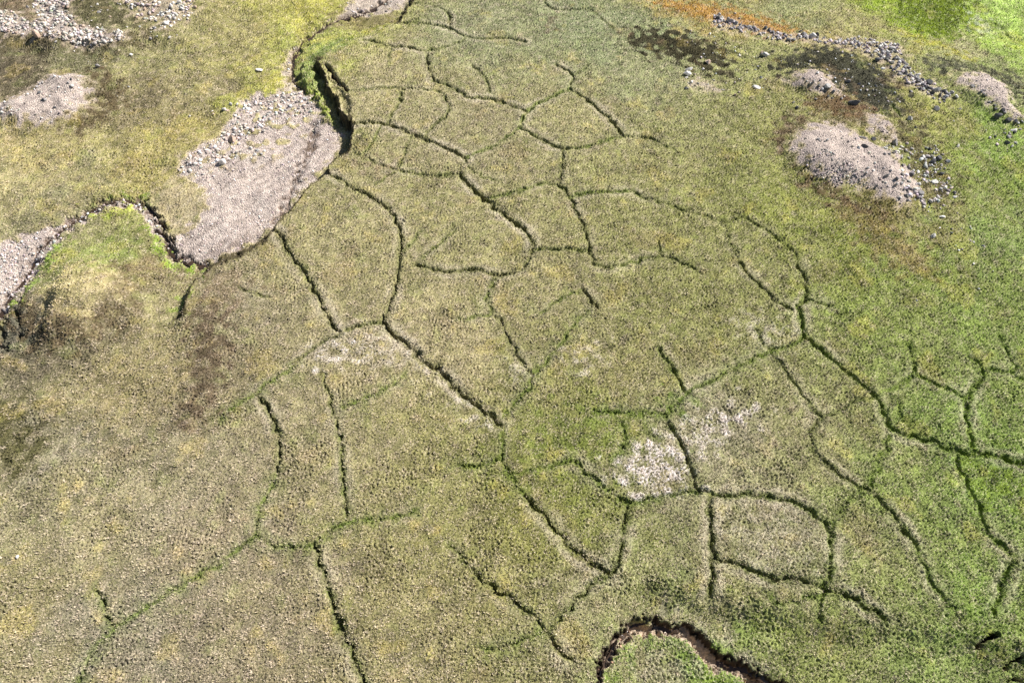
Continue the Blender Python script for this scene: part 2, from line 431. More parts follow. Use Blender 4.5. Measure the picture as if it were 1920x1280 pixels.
SHADEPEAT[s] = np.maximum(SHADEPEAT[s], ((q > -.2) & (dfull[s] < .45)).astype(np.float32))  # strip under the outer bank: peat colour darkened to deepen the bank's shadow
slump = WP('1180,1166 1190,1156 1204,1153 1218,1160 1224,1172 1214,1176 1206,1168 1194,1172 1184,1174', -1.2)
s, q = poly_sd(slump, 3, True)
b = smooth(-.15, .3, q)
Z[s] += .55 * b; SOIL[s] *= 1 - b

# sliver block and strip beside the slot, gravel fan step
s, q = poly_sd(WP('599,118 609,121 620,135 630,149 642,163 651,174 660,190 657,212 651,219 645,212 637,197 635,180 621,170 613,152 610,133'), 3, True)
Z[s] -= .45 * smooth(-.1, .5, q)
s, q = poly_sd(WP('576,118 588,124 594,156 606,181 616,200 622,227 612,226 600,196 588,178 572,160 560,140 562,118', -1.2), 4)
Z[s] += (.75 * smooth(-.3, .8, q)) * (INLOW[s] > .3)
s, d, par = line_dist(WP('588,180 602,215 606,236', -1.7), 4)
rill = WP('585,235 588,250 582,272 572,290 560,320 548,350 542,372 528,402 512,425', -2.2)
s, d, par = line_dist(rill, 4)
Z[s] -= .28 * np.exp(-(d / .5) ** 2); WET = np.zeros(X.shape, np.float32)
WET[s] = .9 * np.exp(-(d / .55) ** 2) * np.clip(.6 + .6 * n_mid2(X[s] * 1.5, Y[s] * 1.5), 0, 1)
for sp, a in (('586,232 592,238 590,262 578,276 574,268 580,250', .85), ('546,345 556,325 562,330 552,360 540,392 530,400 536,380', .6), ('625,26 640,30 700,36 745,26 748,44 700,64 650,64 610,58', .55),
              ('420,478 440,456 452,450 470,440 480,432 470,452 452,470', .45), ('395,470 420,455 432,460 415,486 396,488', .3)):
    s, q = poly_sd(WP(sp, -2.0), 3)
    WET[s] = np.maximum(WET[s], a * smooth(-.5, .5, q + .3 * n_mid(X[s] * 2, Y[s])))
# stream cutting in on the left: stream beds with an undercut right bank
STREAMS = {'a': ('760,-30 700,22 640,38 606,52 577,72 560,88 550,102 547,118 546,135 551,150 560,164', -1.7, .45),
           'b': ('-40,640 0,588 25,545 55,500 70,472 95,448 125,424 155,404 185,390 215,381 240,377 262,384', -2.1, .5),
           'c': ('262,384 280,398 292,408 303,424 308,440 312,455 316,468 330,481 350,491 372,497 392,498', -1.9, .42)}
SR = {}
for k, (sp, z0, hw) in STREAMS.items():
    p = chaikin(WP(sp, z0), 1); SR[k] = p
    s, d, par = line_dist(p, 4)
    Z[s] -= .32 * (1 - smooth(.5, 1.6, d / hw)) + .1 * np.exp(-(d / 1.5) ** 2)
    WET[s] = np.maximum(WET[s], .85 * (1 - smooth(.7, 1.5, d / hw)) * np.clip(.75 + .35 * n_mid(X[s] * 2, Y[s] * 2), 0, 1))
# overhanging bank right of stream c, and above stream b
for sp, dep in (('262,372 275,378 283,392 296,402 303,415 312,432 322,446 330,458', 1.0),):
    p = WP(sp, -1.0); s, d, par = line_dist(p, 3)
    Z[s] += .55 * smooth(1.3, .2, d) * 0 + .35 * np.exp(-(d / .9) ** 2)
s, q = poly_sd(chaikin(WP('258,372 268,372 278,378 288,394 302,402 308,420 318,434 330,450 322,456 306,446 296,430 286,412 272,392', -1.5), 1, True), 3)
Z[s] -= 1.0 * smooth(-.05, .35, q); SOIL[s] = np.maximum(SOIL[s], .8 * smooth(0, .3, q))
FLOW = np.zeros(X.shape, np.float32)
# terracettes on the hill to the lower left
s, d, par = line_dist(WP('35,548 30,575 34,600 38,625', -.8), 3)
Z[s] -= .9 * np.exp(-(d / .35) ** 2) * np.clip(.6 + .6 * n_mid(X[s], Y[s]), 0, 1.5)
s, d, par = line_dist(WP('6,585 0,620 4,660', -1.8), 3)
Z[s] -= .7 * np.exp(-(d / .35) ** 2)

# ------------------------------------------------------------------ gravel, stone and bare ground cover
def paint_mask(M, sp, z, a, soft, rough=.5, closed_smooth=1):
    p = chaikin(WP(sp, z), closed_smooth, True)
    s, q = poly_sd(p, soft + 6)
    M[s] = np.maximum(M[s], a * smooth(-soft, soft, q + rough * (n_mid(X[s] + 4, Y[s]) * .6 + n_small(X[s], Y[s]) * .35)))
for k, p in MP.items():
    s, q = poly_sd(p, 8)
    GRAV[s] = np.maximum(GRAV[s], smooth(-.5, 1.3, q + .45 * n_mid(X[s], Y[s]) + .25 * n_small(X[s], Y[s])) * {'E': .8}.get(k, 1))
FAN = '520,178 567,165 588,186 605,222 626,234 642,246 636,262 632,280 612,306 600,322 573,350 547,385 510,425 480,452 433,482 397,492 367,500 333,489 314,474 306,440 298,418 310,428 330,452 352,440 372,418 392,392 385,360 352,338 336,325 340,312 367,290 410,262 433,230 452,205 467,185 490,178'
paint_mask(GRAV, FAN, -1.9, 1, .6, .5)
paint_mask(GRAV, '-60,640 -60,500 0,458 60,440 100,428 150,405 183,390 233,376 262,380 280,394 300,415 306,440 316,470 300,452 287,428 262,396 240,386 200,392 150,420 125,436 108,458 95,482 70,512 40,556 5,600', -2.2, 1, .35, .35)
paint_mask(GRAV, '528,120 545,92 560,82 545,105 545,135 556,160 535,180 525,165 535,150', -1.9, .85, .5, .4)
paint_mask(GRAV, '650,5 700,-20 785,-20 770,8 735,24 700,32 650,32 620,50 585,66 600,52 640,30', -1.5, .9, .6, .3)
paint_mask(GRAV, '272,384 318,330 335,322 350,338 380,352 390,385 370,418 350,440 330,450 310,425', -1.1, .38, 1.2, 1.3)
s, q = poly_sd(rub1, 6); GRAV[s] = np.maximum(GRAV[s], .9 * smooth(-.8, 1.2, q + .5 * n_mid(X[s], Y[s])))
s, q = poly_sd(rub2, 6); GRAV[s] = np.maximum(GRAV[s], .6 * smooth(-.8, 1.5, q + .9 * n_mid(X[s], Y[s])))
SCREE = '1338,22 1352,22 1385,34 1420,48 1450,54 1480,60 1510,58 1540,66 1575,68 1600,66 1640,68 1680,78 1700,96 1695,118 1715,140 1745,155 1765,172 1780,182 1760,190 1735,182 1700,160 1680,140 1655,118 1630,100 1600,90 1560,82 1500,74 1470,78 1430,66 1400,56 1360,54 1342,50'
paint_mask(GRAV, SCREE, .5, .55, .8, .9)
GRAV *= 1 - .85 * BANKFACE
s, q = poly_sd(chaikin(WP('500,190 560,185 585,225 560,262 520,300 470,310 400,330 350,345 340,318 400,280 440,240 470,200', -1.7), 1, True), 5)
GRAV[s] *= 1 - .7 * smooth(-1, 1.5, q) * smooth(.2, 1.3, n_mid(X[s] * .8, Y[s] * .8) + .5 * n_mid2(X[s], Y[s]))

# ------------------------------------------------------------------ plant cover colours (as the plants and soils are seen in the photograph)
CC = [(150,110,120,118,85),(40,130,105,97,76),(300,100,150,145,100),(450,60,152,145,97),(560,30,165,162,88),(585,62,165,170,92),(500,150,156,156,84),(350,170,142,134,97),(250,190,125,116,86),(60,260,168,157,107),
(50,330,176,166,120),(200,280,165,158,105),(150,350,145,142,108),(300,260,160,150,93),(50,400,140,136,100),(220,330,168,158,100),(140,550,190,176,122),(190,470,140,150,82),(230,540,124,108,83),(80,640,114,106,83),(180,650,132,124,95),(30,600,100,98,84),
(300,600,156,150,106),(250,700,152,143,106),(350,750,138,128,98),(380,620,124,115,90),(420,680,142,132,100),(30,800,122,117,84),(100,850,148,142,117),(250,850,142,136,103),(180,950,154,146,110),(60,1000,150,144,108),(60,1100,150,142,104),
(300,950,166,157,128),(400,1000,152,140,113),(200,1200,146,139,116),(400,1200,147,137,112),(350,900,151,143,112),(450,600,152,144,112),(600,500,157,150,108),(700,450,157,150,108),(850,420,151,146,102),(900,250,151,144,107),
(700,150,161,153,113),(900,50,141,143,106),(1100,50,139,146,107),(1100,220,156,151,107),(1200,150,151,153,112),(1300,220,146,146,97),(1250,320,149,146,97),(1350,350,141,143,87),(1450,400,140,145,77),(1400,480,141,141,90),
(1250,560,139,139,87),(1100,600,147,143,98),(1000,540,152,146,103),(820,640,166,156,117),(700,700,162,152,113),(560,800,151,143,107),(800,850,150,145,97),(1000,850,131,132,77),(1150,700,146,141,93),(1100,820,136,138,78),
(1350,600,139,139,87),(1350,800,158,152,120),(1230,880,155,150,115),(1500,800,150,148,102),(1650,620,136,150,78),(1600,450,132,141,68),(1700,500,131,145,72),(1850,450,132,150,82),(1850,600,134,152,78),(1750,680,136,146,84),
(1600,750,142,144,92),(1800,800,132,148,80),(1890,880,124,148,68),(1850,950,138,154,88),(1750,950,136,150,82),(1450,1000,155,149,116),(1250,1000,141,141,97),(1350,1080,146,143,97),(1650,1050,141,146,92),(1800,1050,136,148,84),
(1870,1130,130,148,76),(1500,1200,141,149,87),(1800,1230,136,151,87),(1350,1170,150,149,110),(1230,1240,152,154,105),(1330,1260,122,152,62),(1100,1150,151,146,107),(900,1100,146,141,93),(700,1100,147,140,98),(800,1200,151,143,103),
(550,1200,147,137,107),(1000,1000,141,139,82),(1080,930,131,136,72),(1300,40,165,148,90),(1500,20,150,154,106),(1600,50,162,156,107),(1750,30,125,150,30),(1690,10,142,166,50),(1850,30,166,190,92),(1880,100,160,184,92),(1910,20,170,196,102),
(1800,90,164,160,118),(1850,130,135,140,95),(1420,120,148,150,96),(1550,60,150,140,90),(1750,240,150,150,85),(1860,280,130,155,72),(1780,330,135,145,75),(1450,230,140,140,85),(1600,200,125,115,80),(1650,400,135,125,75),(1750,440,150,145,90),(1250,60,135,145,105)]
get_col = field([(a, b, r, g, bl) for a, b, r, g, bl in CC], .5, 1.8, 2.5)
# field() reads z only for 3-column tables, so colours are laid on the plain
jx = X + 1.6 * n_big(X, Y) + .5 * n_mid(X, Y); jy = Y + 1.6 * n_big2(X, Y) + .5 * n_mid2(X, Y)
COL = lin(get_col(jx, jy)).astype(np.float32)
def paint(sp, z, rgb, a=1, soft=1.0, rough=.8, fine=.5):
    p = chaikin(WP(sp, z), 1, True)
    s, q = poly_sd(p, soft + 5)
    m = a * smooth(-soft, soft, q + rough * n_mid(X[s] + 9, Y[s] - 5) + fine * n_small(X[s] - 3, Y[s] + 8))
    COL[s] = COL[s] * (1 - m[..., None]) + lin(rgb).astype(np.float32) * m[..., None]
HEATH = [
 ('1172,66 1240,52 1300,68 1362,92 1370,125 1340,142 1300,118 1270,112 1190,92', .2, (66,61,42), .97, .8, 1.3),
 ('1360,128 1385,140 1375,158 1345,145', .2, (80,74,54), .8, .5, .8),
 ('1440,115 1500,92 1560,78 1625,108 1685,140 1690,200 1640,222 1585,170 1550,142 1520,126 1470,138', .7, (70,69,54), .98, .8, 1.2),
 ('1690,218 1722,232 1748,290 1785,350 1768,388 1740,366 1728,330 1700,290 1682,262', .9, (104,96,66), .9, 1, 1.2),
 ('1730,106 1830,118 1930,138 1935,215 1895,170 1870,140 1800,128 1750,146', .4, (86,86,68), .92, .8, 1.0),
 ('1450,275 1468,230 1500,212 1525,226 1490,245 1468,280', .5, (106,90,68), .9, .8, .8),
 ('1485,310 1560,360 1640,395 1672,408 1600,398 1510,350', .4, (112,92,68), .85, .8, .7),
 ('1560,172 1600,190 1640,215 1600,225 1540,205 1500,190', .7, (118,92,66), .8, .8, .8),
 ('1590,410 1690,440 1760,500 1700,510 1620,460', .3, (134,118,74), .7, 2, 1.2),
 ('140,-15 215,-15 260,40 240,58 200,52 155,42 132,20', .2, (92,88,62), .9, .8, 1.0),
 ('-20,15 55,-10 60,15 82,38 60,45 25,25', .3, (112,98,78), .9, .7, .7),
 ('-20,75 60,72 180,85 260,68 320,50 350,40 300,80 200,105 100,90 -20,90', -.4, (104,95,68), .8, .9, .8),
 ('-20,120 60,115 90,130 40,150 -20,165', -.6, (102,93,74), .85, 1, .8),
 ('125,238 170,215 195,180 180,150 155,130 200,135 225,160 225,200 190,228 150,250', -.2, (98,86,62), .95, .8, 1.0),
 ('360,590 385,560 412,590 420,680 400,750 355,800 330,795 368,720 366,650', -.3, (112,98,76), .85, 1.4, 1.2),
 ('20,545 40,640 150,650 240,590 262,500 225,478 210,500 232,530 200,572 120,605 70,575 45,540', -.4, (108,94,70), .9, 1.0, 1.2),
 ('-20,775 70,785 80,850 -20,885', -.5, (94,91,58), .9, 1.2, 1.2),
 ('300,630 250,720 320,790 250,830 180,760', -.6, (140,122,92), .2, 2, 1.4),
 ('1020,60 1035,25 1048,38 1042,48', 0, (118,108,86), .8, .6, .8),
 ('380,515 440,500 470,540 420,590 375,560', 0, (138,120,98), .6, 1.2, 1.2),
 ('660,305 740,300 745,315 690,318', 0, (150,130,108), .5, 1, 1),
 ('1470,740 1530,780 1470,830 1400,850 1500,810', 0, (150,140,112), .4, 1.5, 1.5)]
for h in HEATH: paint(*h)
for h in [
 ('1225,-5 1340,8 1450,38 1512,64 1460,64 1380,52 1300,30 1235,14', 0, (172,130,62), .9, .8, .7),
 ('1350,25 1480,62 1500,76 1420,62', .2, (150,112,62), .7, .8, .8),
 ('1682,-15 1825,-15 1820,32 1788,55 1768,78 1724,70 1692,42', -.7, (88,122,14), .95, 1.2, 1.4),
 ('1690,55 1730,80 1790,95 1830,120 1780,105 1700,80', -.5, (172,170,58), .75, 1, .9),
 ('1820,20 1850,40 1870,70 1845,60', -.7, (205,212,180), .55, .8, 1.2),
 ('1870,60 1930,75 1930,100 1880,80', -.6, (178,195,70), .7, 1, 1),
 ('560,-10 640,-10 625,15 580,40 555,45 530,30', -1.2, (172,168,84), .6, 1.2, 1.0),
 ('520,130 555,95 545,140 560,170 530,175 500,165', -1.5, (166,162,76), .7, .8, .8),
 ('558,115 600,88 640,75 660,85 610,110 592,125 596,160 610,195 622,228 608,220 590,185 565,165 555,145', -1.2, (132,150,82), .85, .7, .7),
 ('575,170 590,165 604,190 620,226 610,226 596,196', -1.4, (150,165,58), .8, .5, .5),
 ('660,72 690,62 735,48 752,42 735,30 725,55 690,66', -1.2, (150,152,52), .8, .6, .6),
 ('270,418 296,432 304,462 330,486 366,500 376,516 340,503 312,492 292,462', -1.6, (146,176,62), .9, .4, .35),
 ('95,452 110,440 118,478 90,512 60,540 30,580 50,535 80,500', -1.9, (140,176,62), .7, .5, .6),
 ('158,405 240,382 268,392 250,396 190,402', -1.6, (172,186,72), .8, .5, .5),
 ('195,376 260,360 285,378 265,380 240,372 200,386', -1.2, (132,160,58), .7, .6, .6),
 ('150,480 200,440 250,440 260,470 220,490 120,520 60,545 100,515', -.9, (138,150,86), .55, 1, 1.2),
 ('345,560 358,535 352,585 346,600 330,585', -1.6, (140,165,62), .7, .6, .6),
 ('300,415 330,452 350,438 330,460 312,448', -1.4, (150,145,70), .7, .5, .6),
 ('1290,1195 1335,1240 1400,1285 1330,1300 1280,1260 1270,1215', -.7, (116,148,60), .7, .7, .8),
 ('1150,1235 1185,1195 1240,1195 1280,1200 1275,1215 1200,1215 1165,1250 1140,1290', -.7, (135,160,72), .7, .5, .6),
 ('1690,700 1850,720 1930,830 1930,900 1840,870 1800,830 1720,800', -.3, (120,148,66), .32, 1.5, 1.8),
 ('1780,850 1930,870 1930,910 1850,960 1810,930', -.4, (108,146,52), .65, 1.2, 1.2),
 ('1800,1080 1890,1060 1880,1150 1830,1180 1770,1150', -.5, (116,144,66), .5, 1.2, 1.4),
 ('1000,800 1100,770 1250,780 1240,810 1160,860 1080,870 1010,850', 0, (112,128,55), .55, 1.5, 1.8),
 ('860,860 950,840 1000,900 1080,870 1150,930 1070,930 980,910', 0, (124,132,62), .5, 1.5, 1.8),
 ('1250,755 1290,735 1310,745 1265,775', 0, (105,128,45), .7, .7, .8),
 ('1200,1095 1335,1130 1530,1175 1650,1190 1500,1190 1330,1145 1210,1115', -.6, (118,128,62), .55, .8, .9),
 ('1220,1140 1290,1150 1360,1200 1420,1240 1440,1265 1360,1225 1300,1168', -.7, (168,160,138), .6, .8, .8),
 ('1215,1230 1290,1230 1310,1285 1220,1300', -.7, (172,165,140), .55, .8, 1.0),
 ('820,90 900,110 960,80 900,60', 0, (140,146,104), .4, 2, 1.5)]: paint(*h)
paint('75,565 95,522 150,495 195,505 225,535 200,568 140,592 90,592', .9, (190,178,130), .75, 1.3, 1.0)
for cc_, nn_, th in (((188, 168, 88), n_big2(X + 71, Y + 13), 1.1), ((140, 112, 88), n_big(X + 19, Y + 77), 1.25), ((120, 136, 66), n_big2(X * 1.3 + 5, Y * 1.3 + 41), 1.2)):
    m = (.22 * smooth(th, th + .9, nn_ + .35 * n_mid(X, Y)) * (1 - GRAV))[..., None]
    COL = COL * (1 - m) + lin(cc_).astype(np.float32) * m
paint('250,640 330,610 350,660 340,730 240,790 130,780 120,720', -.4, (150, 140, 98), .6, 2.5, 1.4)
paint('372,600 400,580 418,640 415,700 390,760 350,795 372,720 368,650', -.2, (106, 92, 72), .8, 1.0, 1.0)
# pale lichen crusts on the drier polygon centres
PALE = np.zeros(X.shape, np.float32)
for sp, a in (('570,668 640,620 705,612 740,640 780,672 730,690 660,690 600,684', .35), ('590,672 640,652 668,660 640,676 600,684', .95), ('1150,880 1195,838 1240,808 1285,850 1298,895 1270,920 1190,925 1158,905', .95),
              ('1262,800 1330,770 1400,755 1440,775 1370,810 1330,850 1300,865', .6), ('1310,790 1380,765 1410,780 1340,825', .9), ('960,680 1000,690 985,720 950,715', .35), ('850,735 900,775 930,800 890,790', .55),
              ('1350,940 1480,945 1550,1000 1545,1080 1440,1075 1345,1040', .14), ('1070,640 1130,650 1120,690 1060,690', .35), ('760,660 800,690 830,715 800,710', .5), ('1350,585 1490,600 1500,640 1420,655', .3)):
    s, q = poly_sd(chaikin(WP(sp), 1, True), 5)
    PALE[s] = np.maximum(PALE[s], a * smooth(-.9, 1.3, q + .8 * n_mid(X[s], Y[s])))
# cover that varies from tuft to tuft
ns1, ns2, nf = n_small(X, Y), n_small2(X, Y), n_fine(X, Y)
nm1, nm2 = n_mid(X, Y), n_mid2(X + 40, Y)
veg = 1 - GRAV
COL *= (1 + .10 * nm1 + .10 * ns2 + .07 * nf)[..., None].clip(.4, 1.8)
STRAW, GRASSC = lin((224, 206, 184)), lin((112, 122, 62))
LUM0 = (COL * np.array([.25, .65, .1])).sum(-1)
bright = smooth(.07, .24, LUM0)
COL *= (1 + .07 * n_big2(X + 33, Y) + .05 * n_mid(X * .5, Y * .5))[..., None]
m = .55 * bright * smooth(.35, 1.8, ns2 * .8 + nf * .45 + .35 * nm2) * veg
COL = COL * (1 - m[..., None]) + STRAW * m[..., None]
m = .30 * smooth(.35, 1.9, -ns2 * .5 + n_small(X + 50, Y + 20) * .7 - .5 * nm2) * veg
COL = COL * (1 - m[..., None]) + GRASSC * COL.mean(-1, keepdims=True) * 4.6 * m[..., None]
m = np.clip(RIM * (GREEN < .4) * 1.2, 0, .8)[..., None]
COL = COL * (1 - m) + lin((206, 194, 170)) * m
m = np.clip(PALE * smooth(-.6, .8, ns1 * .6 + nm2 * .7 + nf * .4) * 1.1, 0, .95)
COL = COL * (1 - m[..., None]) + lin((228, 217, 208)) * m[..., None]
m = np.clip(GREEN * .95 * (.85 + .25 * ns2), 0, .92)
COL = COL * (1 - m[..., None]) + (lin((94, 100, 56)) + (lin((108, 130, 52)) - lin((94, 100, 56))) * smooth(.4, 1, GMIX)[..., None]) * m[..., None]
G1, G2, G3 = lin((204, 187, 174)), lin((184, 168, 158)), lin((198, 176, 140))
gc = G1 + (G2 - G1) * smooth(-.8, 1.4, nm1 + .6 * n_big(X, Y))[..., None]
warm = smooth(.6, 0, np.abs(GRAV - .45)) * .55
gc = gc * (1 - warm[..., None]) + G3 * warm[..., None]
gc = gc * (1 + .10 * ns1 + .12 * nf)[..., None]
m = GRAV[..., None]
COL = COL * (1 - m) + gc * m
m = np.clip(SOIL, 0, 1)[..., None]
COL = COL * (1 - m) + np.where((SHADEPEAT > .5)[..., None], lin((70, 58, 46)), lin((188, 168, 146))) * (1 + .14 * ns1 + .1 * nm1)[..., None] * m  # dark peat with shade painted in, pale sandy soil elsewhere
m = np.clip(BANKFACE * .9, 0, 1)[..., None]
COL = COL * (1 - m) + lin((72, 64, 44)) * (1 + .2 * nm1 + .15 * ns1).clip(.4, 1.8)[..., None] * m  # bank walls: peat brown, painted darker to blacken their shaded side
fu, fv = X * .62 + Y * .78, X * .78 - Y * .62
flow = samp(T_MID, .25, fu * .28, fv * 1.7) + .6 * n_mid2(X, Y)
m = (GRAV * INLOW * .42 * smooth(.2, 1.8, flow))[..., None]
COL = COL * (1 - m) + lin((138, 124, 113)) * m
m = (GRAV * INLOW * .5 * smooth(.4, 1.8, -flow + .4 * n_big(X, Y)))[..., None]
COL = COL * (1 - m) + lin((216, 202, 188)) * m
m = np.clip(WET, 0, 1)[..., None]
COL = COL * (1 - m) + lin((104, 84, 68)) * m
lum = (COL * np.array([.25, .65, .1])).sum(-1, keepdims=True)
COL = (lum + (COL - lum) * 1.02) * (1 + (veg * (1 - SOIL))[..., None] * np.array([.02, .0, .0]))
COL[..., 0] = np.maximum(COL[..., 0], .74 * COL[..., 1])
COL = np.clip(COL * 1.08, .01, .85).astype(np.float32)

# ------------------------------------------------------------------ tussocks and small relief
bump = .6 * ns1 + .5 * n_small2(X + 9, Y) 
bump = np.where(bump > 0, bump ** 1 * .8, bump * 1.25)
far_in = ((np.abs(X) < 91) & (Y > -4) & (Y < 117)).astype(np.float32)
amp = (.080 * veg + .012 * GRAV) * (1 - .7 * np.clip(SOIL, 0, 1)) * (1 - .75 * np.clip(WET, 0, 1))
amp *= np.clip(1 + .35 * n_big(X + 20, Y), .55, 1.6)
Z = Z + bump * amp * far_in + .02 * nf * veg * far_in + .008 * nm1 * veg
Z = Z.astype(np.float32)
def hz(x, y):
    """height of the finished land at a place"""
    ix = np.clip(np.searchsorted(xs, x) - 1, 0, NX - 2); iy = np.clip(np.searchsorted(ys, y) - 1, 0, NY - 2)
    ax = (x - xs[ix]) / (xs[ix + 1] - xs[ix]); ay = (y - ys[iy]) / (ys[iy + 1] - ys[iy])
    return (Z[iy, ix] * (1 - ax) + Z[iy, ix + 1] * ax) * (1 - ay) + (Z[iy + 1, ix] * (1 - ax) + Z[iy + 1, ix + 1] * ax) * ay
def gsamp(A, x, y):
    ix = np.clip(np.searchsorted(xs, x), 0, NX - 1); iy = np.clip(np.searchsorted(ys, y), 0, NY - 1)
    return A[iy, ix]
def WG(px, py):
    """photo place -> point on the finished land"""
    z = np.zeros(np.shape(px))
    for _ in range(8):
        x, y = W(px, py, z)
        z = .5 * z + .5 * hz(x, y)
    return x, y, hz(x, y)

# ------------------------------------------------------------------ mesh building
def mesh_from(name, verts, faces, nv, attrs):
    me = bpy.data.meshes.new(name)
    v = np.ascontiguousarray(verts, np.float32).reshape(-1)
    me.vertices.add(len(v) // 3); me.vertices.foreach_set('co', v)
    f = np.ascontiguousarray(faces, np.int32).reshape(-1)
    nf_ = len(f) // nv
    me.loops.add(len(f)); me.loops.foreach_set('vertex_index', f)
    me.polygons.add(nf_); me.polygons.foreach_set('loop_start', np.arange(nf_, dtype=np.int32) * nv)
    try: me.polygons.foreach_set('loop_total', np.full(nf_, nv, np.int32))
    except Exception: pass
    me.update(calc_edges=True)
    for an, (ty, arr) in attrs.items():
        a = me.attributes.new(an, ty, 'POINT')
        if ty == 'FLOAT_COLOR':
            c = np.ones((len(v) // 3, 4), np.float32); c[:, :3] = np.asarray(arr).reshape(-1, 3)
            a.data.foreach_set('color', c.reshape(-1))
        else:
            a.data.foreach_set('value', np.ascontiguousarray(arr, np.float32).reshape(-1))
    return me
def link(name, me, mat, kind=None):
    o = bpy.data.objects.new(name, me); C.objects.link(o)
    me.materials.append(mat)
    if kind: o['kind'] = kind
    return o

def mat_new(name):
    m = bpy.data.materials.new(name); m.use_nodes = True
    t = m.node_tree; b = t.nodes['Principled BSDF']
    b.inputs['Specular IOR Level'].default_value = .2
    b.inputs['Roughness'].default_value = .9
    return m, t, b
def node(t, ty, **kw):
    n = t.nodes.new(ty)
    for k, v in kw.items(): setattr(n, k, v)
    return n
def math_n(t, op, a, b):
    n = node(t, 'ShaderNodeMath', operation=op)
    for i, v in enumerate((a, b)):
        if isinstance(v, (int, float)): n.inputs[i].default_value = v
        else: t.links.new(v, n.inputs[i])
    return n.outputs[0]
def mix_col(t, ty, f, a, b):
    n = node(t, 'ShaderNodeMix', data_type='RGBA', blend_type=ty)
    for i, v in ((0, f), (6, a), (7, b)):
        if isinstance(v, (int, float)): n.inputs[i].default_value = v
        elif isinstance(v, tuple): n.inputs[i].default_value = v
        else: t.links.new(v, n.inputs[i])
    return n.outputs[2]

# ground material: cover colour carried by the land, broken up by fine procedural noise; pebbles where the ground is gravel
gm, t, b = mat_new('tundra_ground')
at = node(t, 'ShaderNodeAttribute', attribute_name='cover'); ag = node(t, 'ShaderNodeAttribute', attribute_name='gravel'); aw = node(t, 'ShaderNodeAttribute', attribute_name='wet')
tc = node(t, 'ShaderNodeTexCoord')
n1 = node(t, 'ShaderNodeTexNoise'); n1.inputs['Scale'].default_value = 9; n1.inputs['Detail'].default_value = 4; n1.inputs['Roughness'].default_value = .7
n2 = node(t, 'ShaderNodeTexNoise'); n2.inputs['Scale'].default_value = 30; n2.inputs['Detail'].default_value = 2
vo = node(t, 'ShaderNodeTexVoronoi'); vo.inputs['Scale'].default_value = 6.5; vo.inputs['Randomness'].default_value = 1
vo2 = node(t, 'ShaderNodeTexVoronoi'); vo2.inputs['Scale'].default_value = 15
for n in (n1, n2, vo, vo2): t.links.new(tc.outputs['Object'], n.inputs['Vector'])
r1 = node(t, 'ShaderNodeMapRange'); r1.inputs[1].default_value = .3; r1.inputs[2].default_value = .7; r1.inputs[3].default_value = .45; r1.inputs[4].default_value = 1.5
t.links.new(n1.outputs[0], r1.inputs[0])
c1 = mix_col(t, 'MULTIPLY', 1.0, at.outputs['Color'], r1.outputs[0])
r2 = node(t, 'ShaderNodeMapRange'); r2.inputs[1].default_value = 0; r2.inputs[2].default_value = 1; r2.inputs[3].default_value = .74; r2.inputs[4].default_value = 1.27
sx = node(t, 'ShaderNodeSeparateColor'); t.links.new(vo.outputs['Color'], sx.inputs[0]); t.links.new(sx.outputs[0], r2.inputs[0])
c2 = mix_col(t, 'MULTIPLY', 1.0, at.outputs['Color'], r2.outputs[0])
c3 = mix_col(t, 'MIX', ag.outputs['Fac'], c1, c2)
t.links.new(c3, b.inputs['Base Color'])
rr = node(t, 'ShaderNodeMapRange'); rr.inputs[3].default_value = .92; rr.inputs[4].default_value = .45
t.links.new(aw.outputs['Fac'], rr.inputs[0]); t.links.new(rr.outputs[0], b.inputs['Roughness'])
hv = math_n(t, 'ADD', math_n(t, 'MULTIPLY', n1.outputs[0], .16), math_n(t, 'MULTIPLY', n2.outputs[0], .05))
hg = math_n(t, 'ADD', math_n(t, 'MULTIPLY', vo.outputs['Distance'], -.45), math_n(t, 'MULTIPLY', vo2.outputs['Distance'], -.2))
hg = math_n(t, 'MULTIPLY', hg, .5)
hm = node(t, 'ShaderNodeMix', data_type='FLOAT'); t.links.new(ag.outputs['Fac'], hm.inputs[0]); t.links.new(hv, hm.inputs[2]); t.links.new(hg, hm.inputs[3])
bp = node(t, 'ShaderNodeBump'); bp.inputs['Strength'].default_value = .9; bp.inputs['Distance'].default_value = 1.0
t.links.new(hm.outputs[0], bp.inputs['Height']); t.links.new(bp.outputs[0], b.inputs['Normal'])

verts = np.stack([X, Y, Z], -1)
idx = np.arange(NX * NY, dtype=np.int32).reshape(NY, NX)
faces = np.stack([idx[:-1, :-1], idx[:-1, 1:], idx[1:, 1:], idx[1:, :-1]], -1)
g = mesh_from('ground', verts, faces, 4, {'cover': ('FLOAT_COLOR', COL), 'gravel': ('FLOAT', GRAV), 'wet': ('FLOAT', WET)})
g.polygons.foreach_set('use_smooth', np.ones(len(g.polygons), bool))
ground = link('ground', g, gm, 'structure')

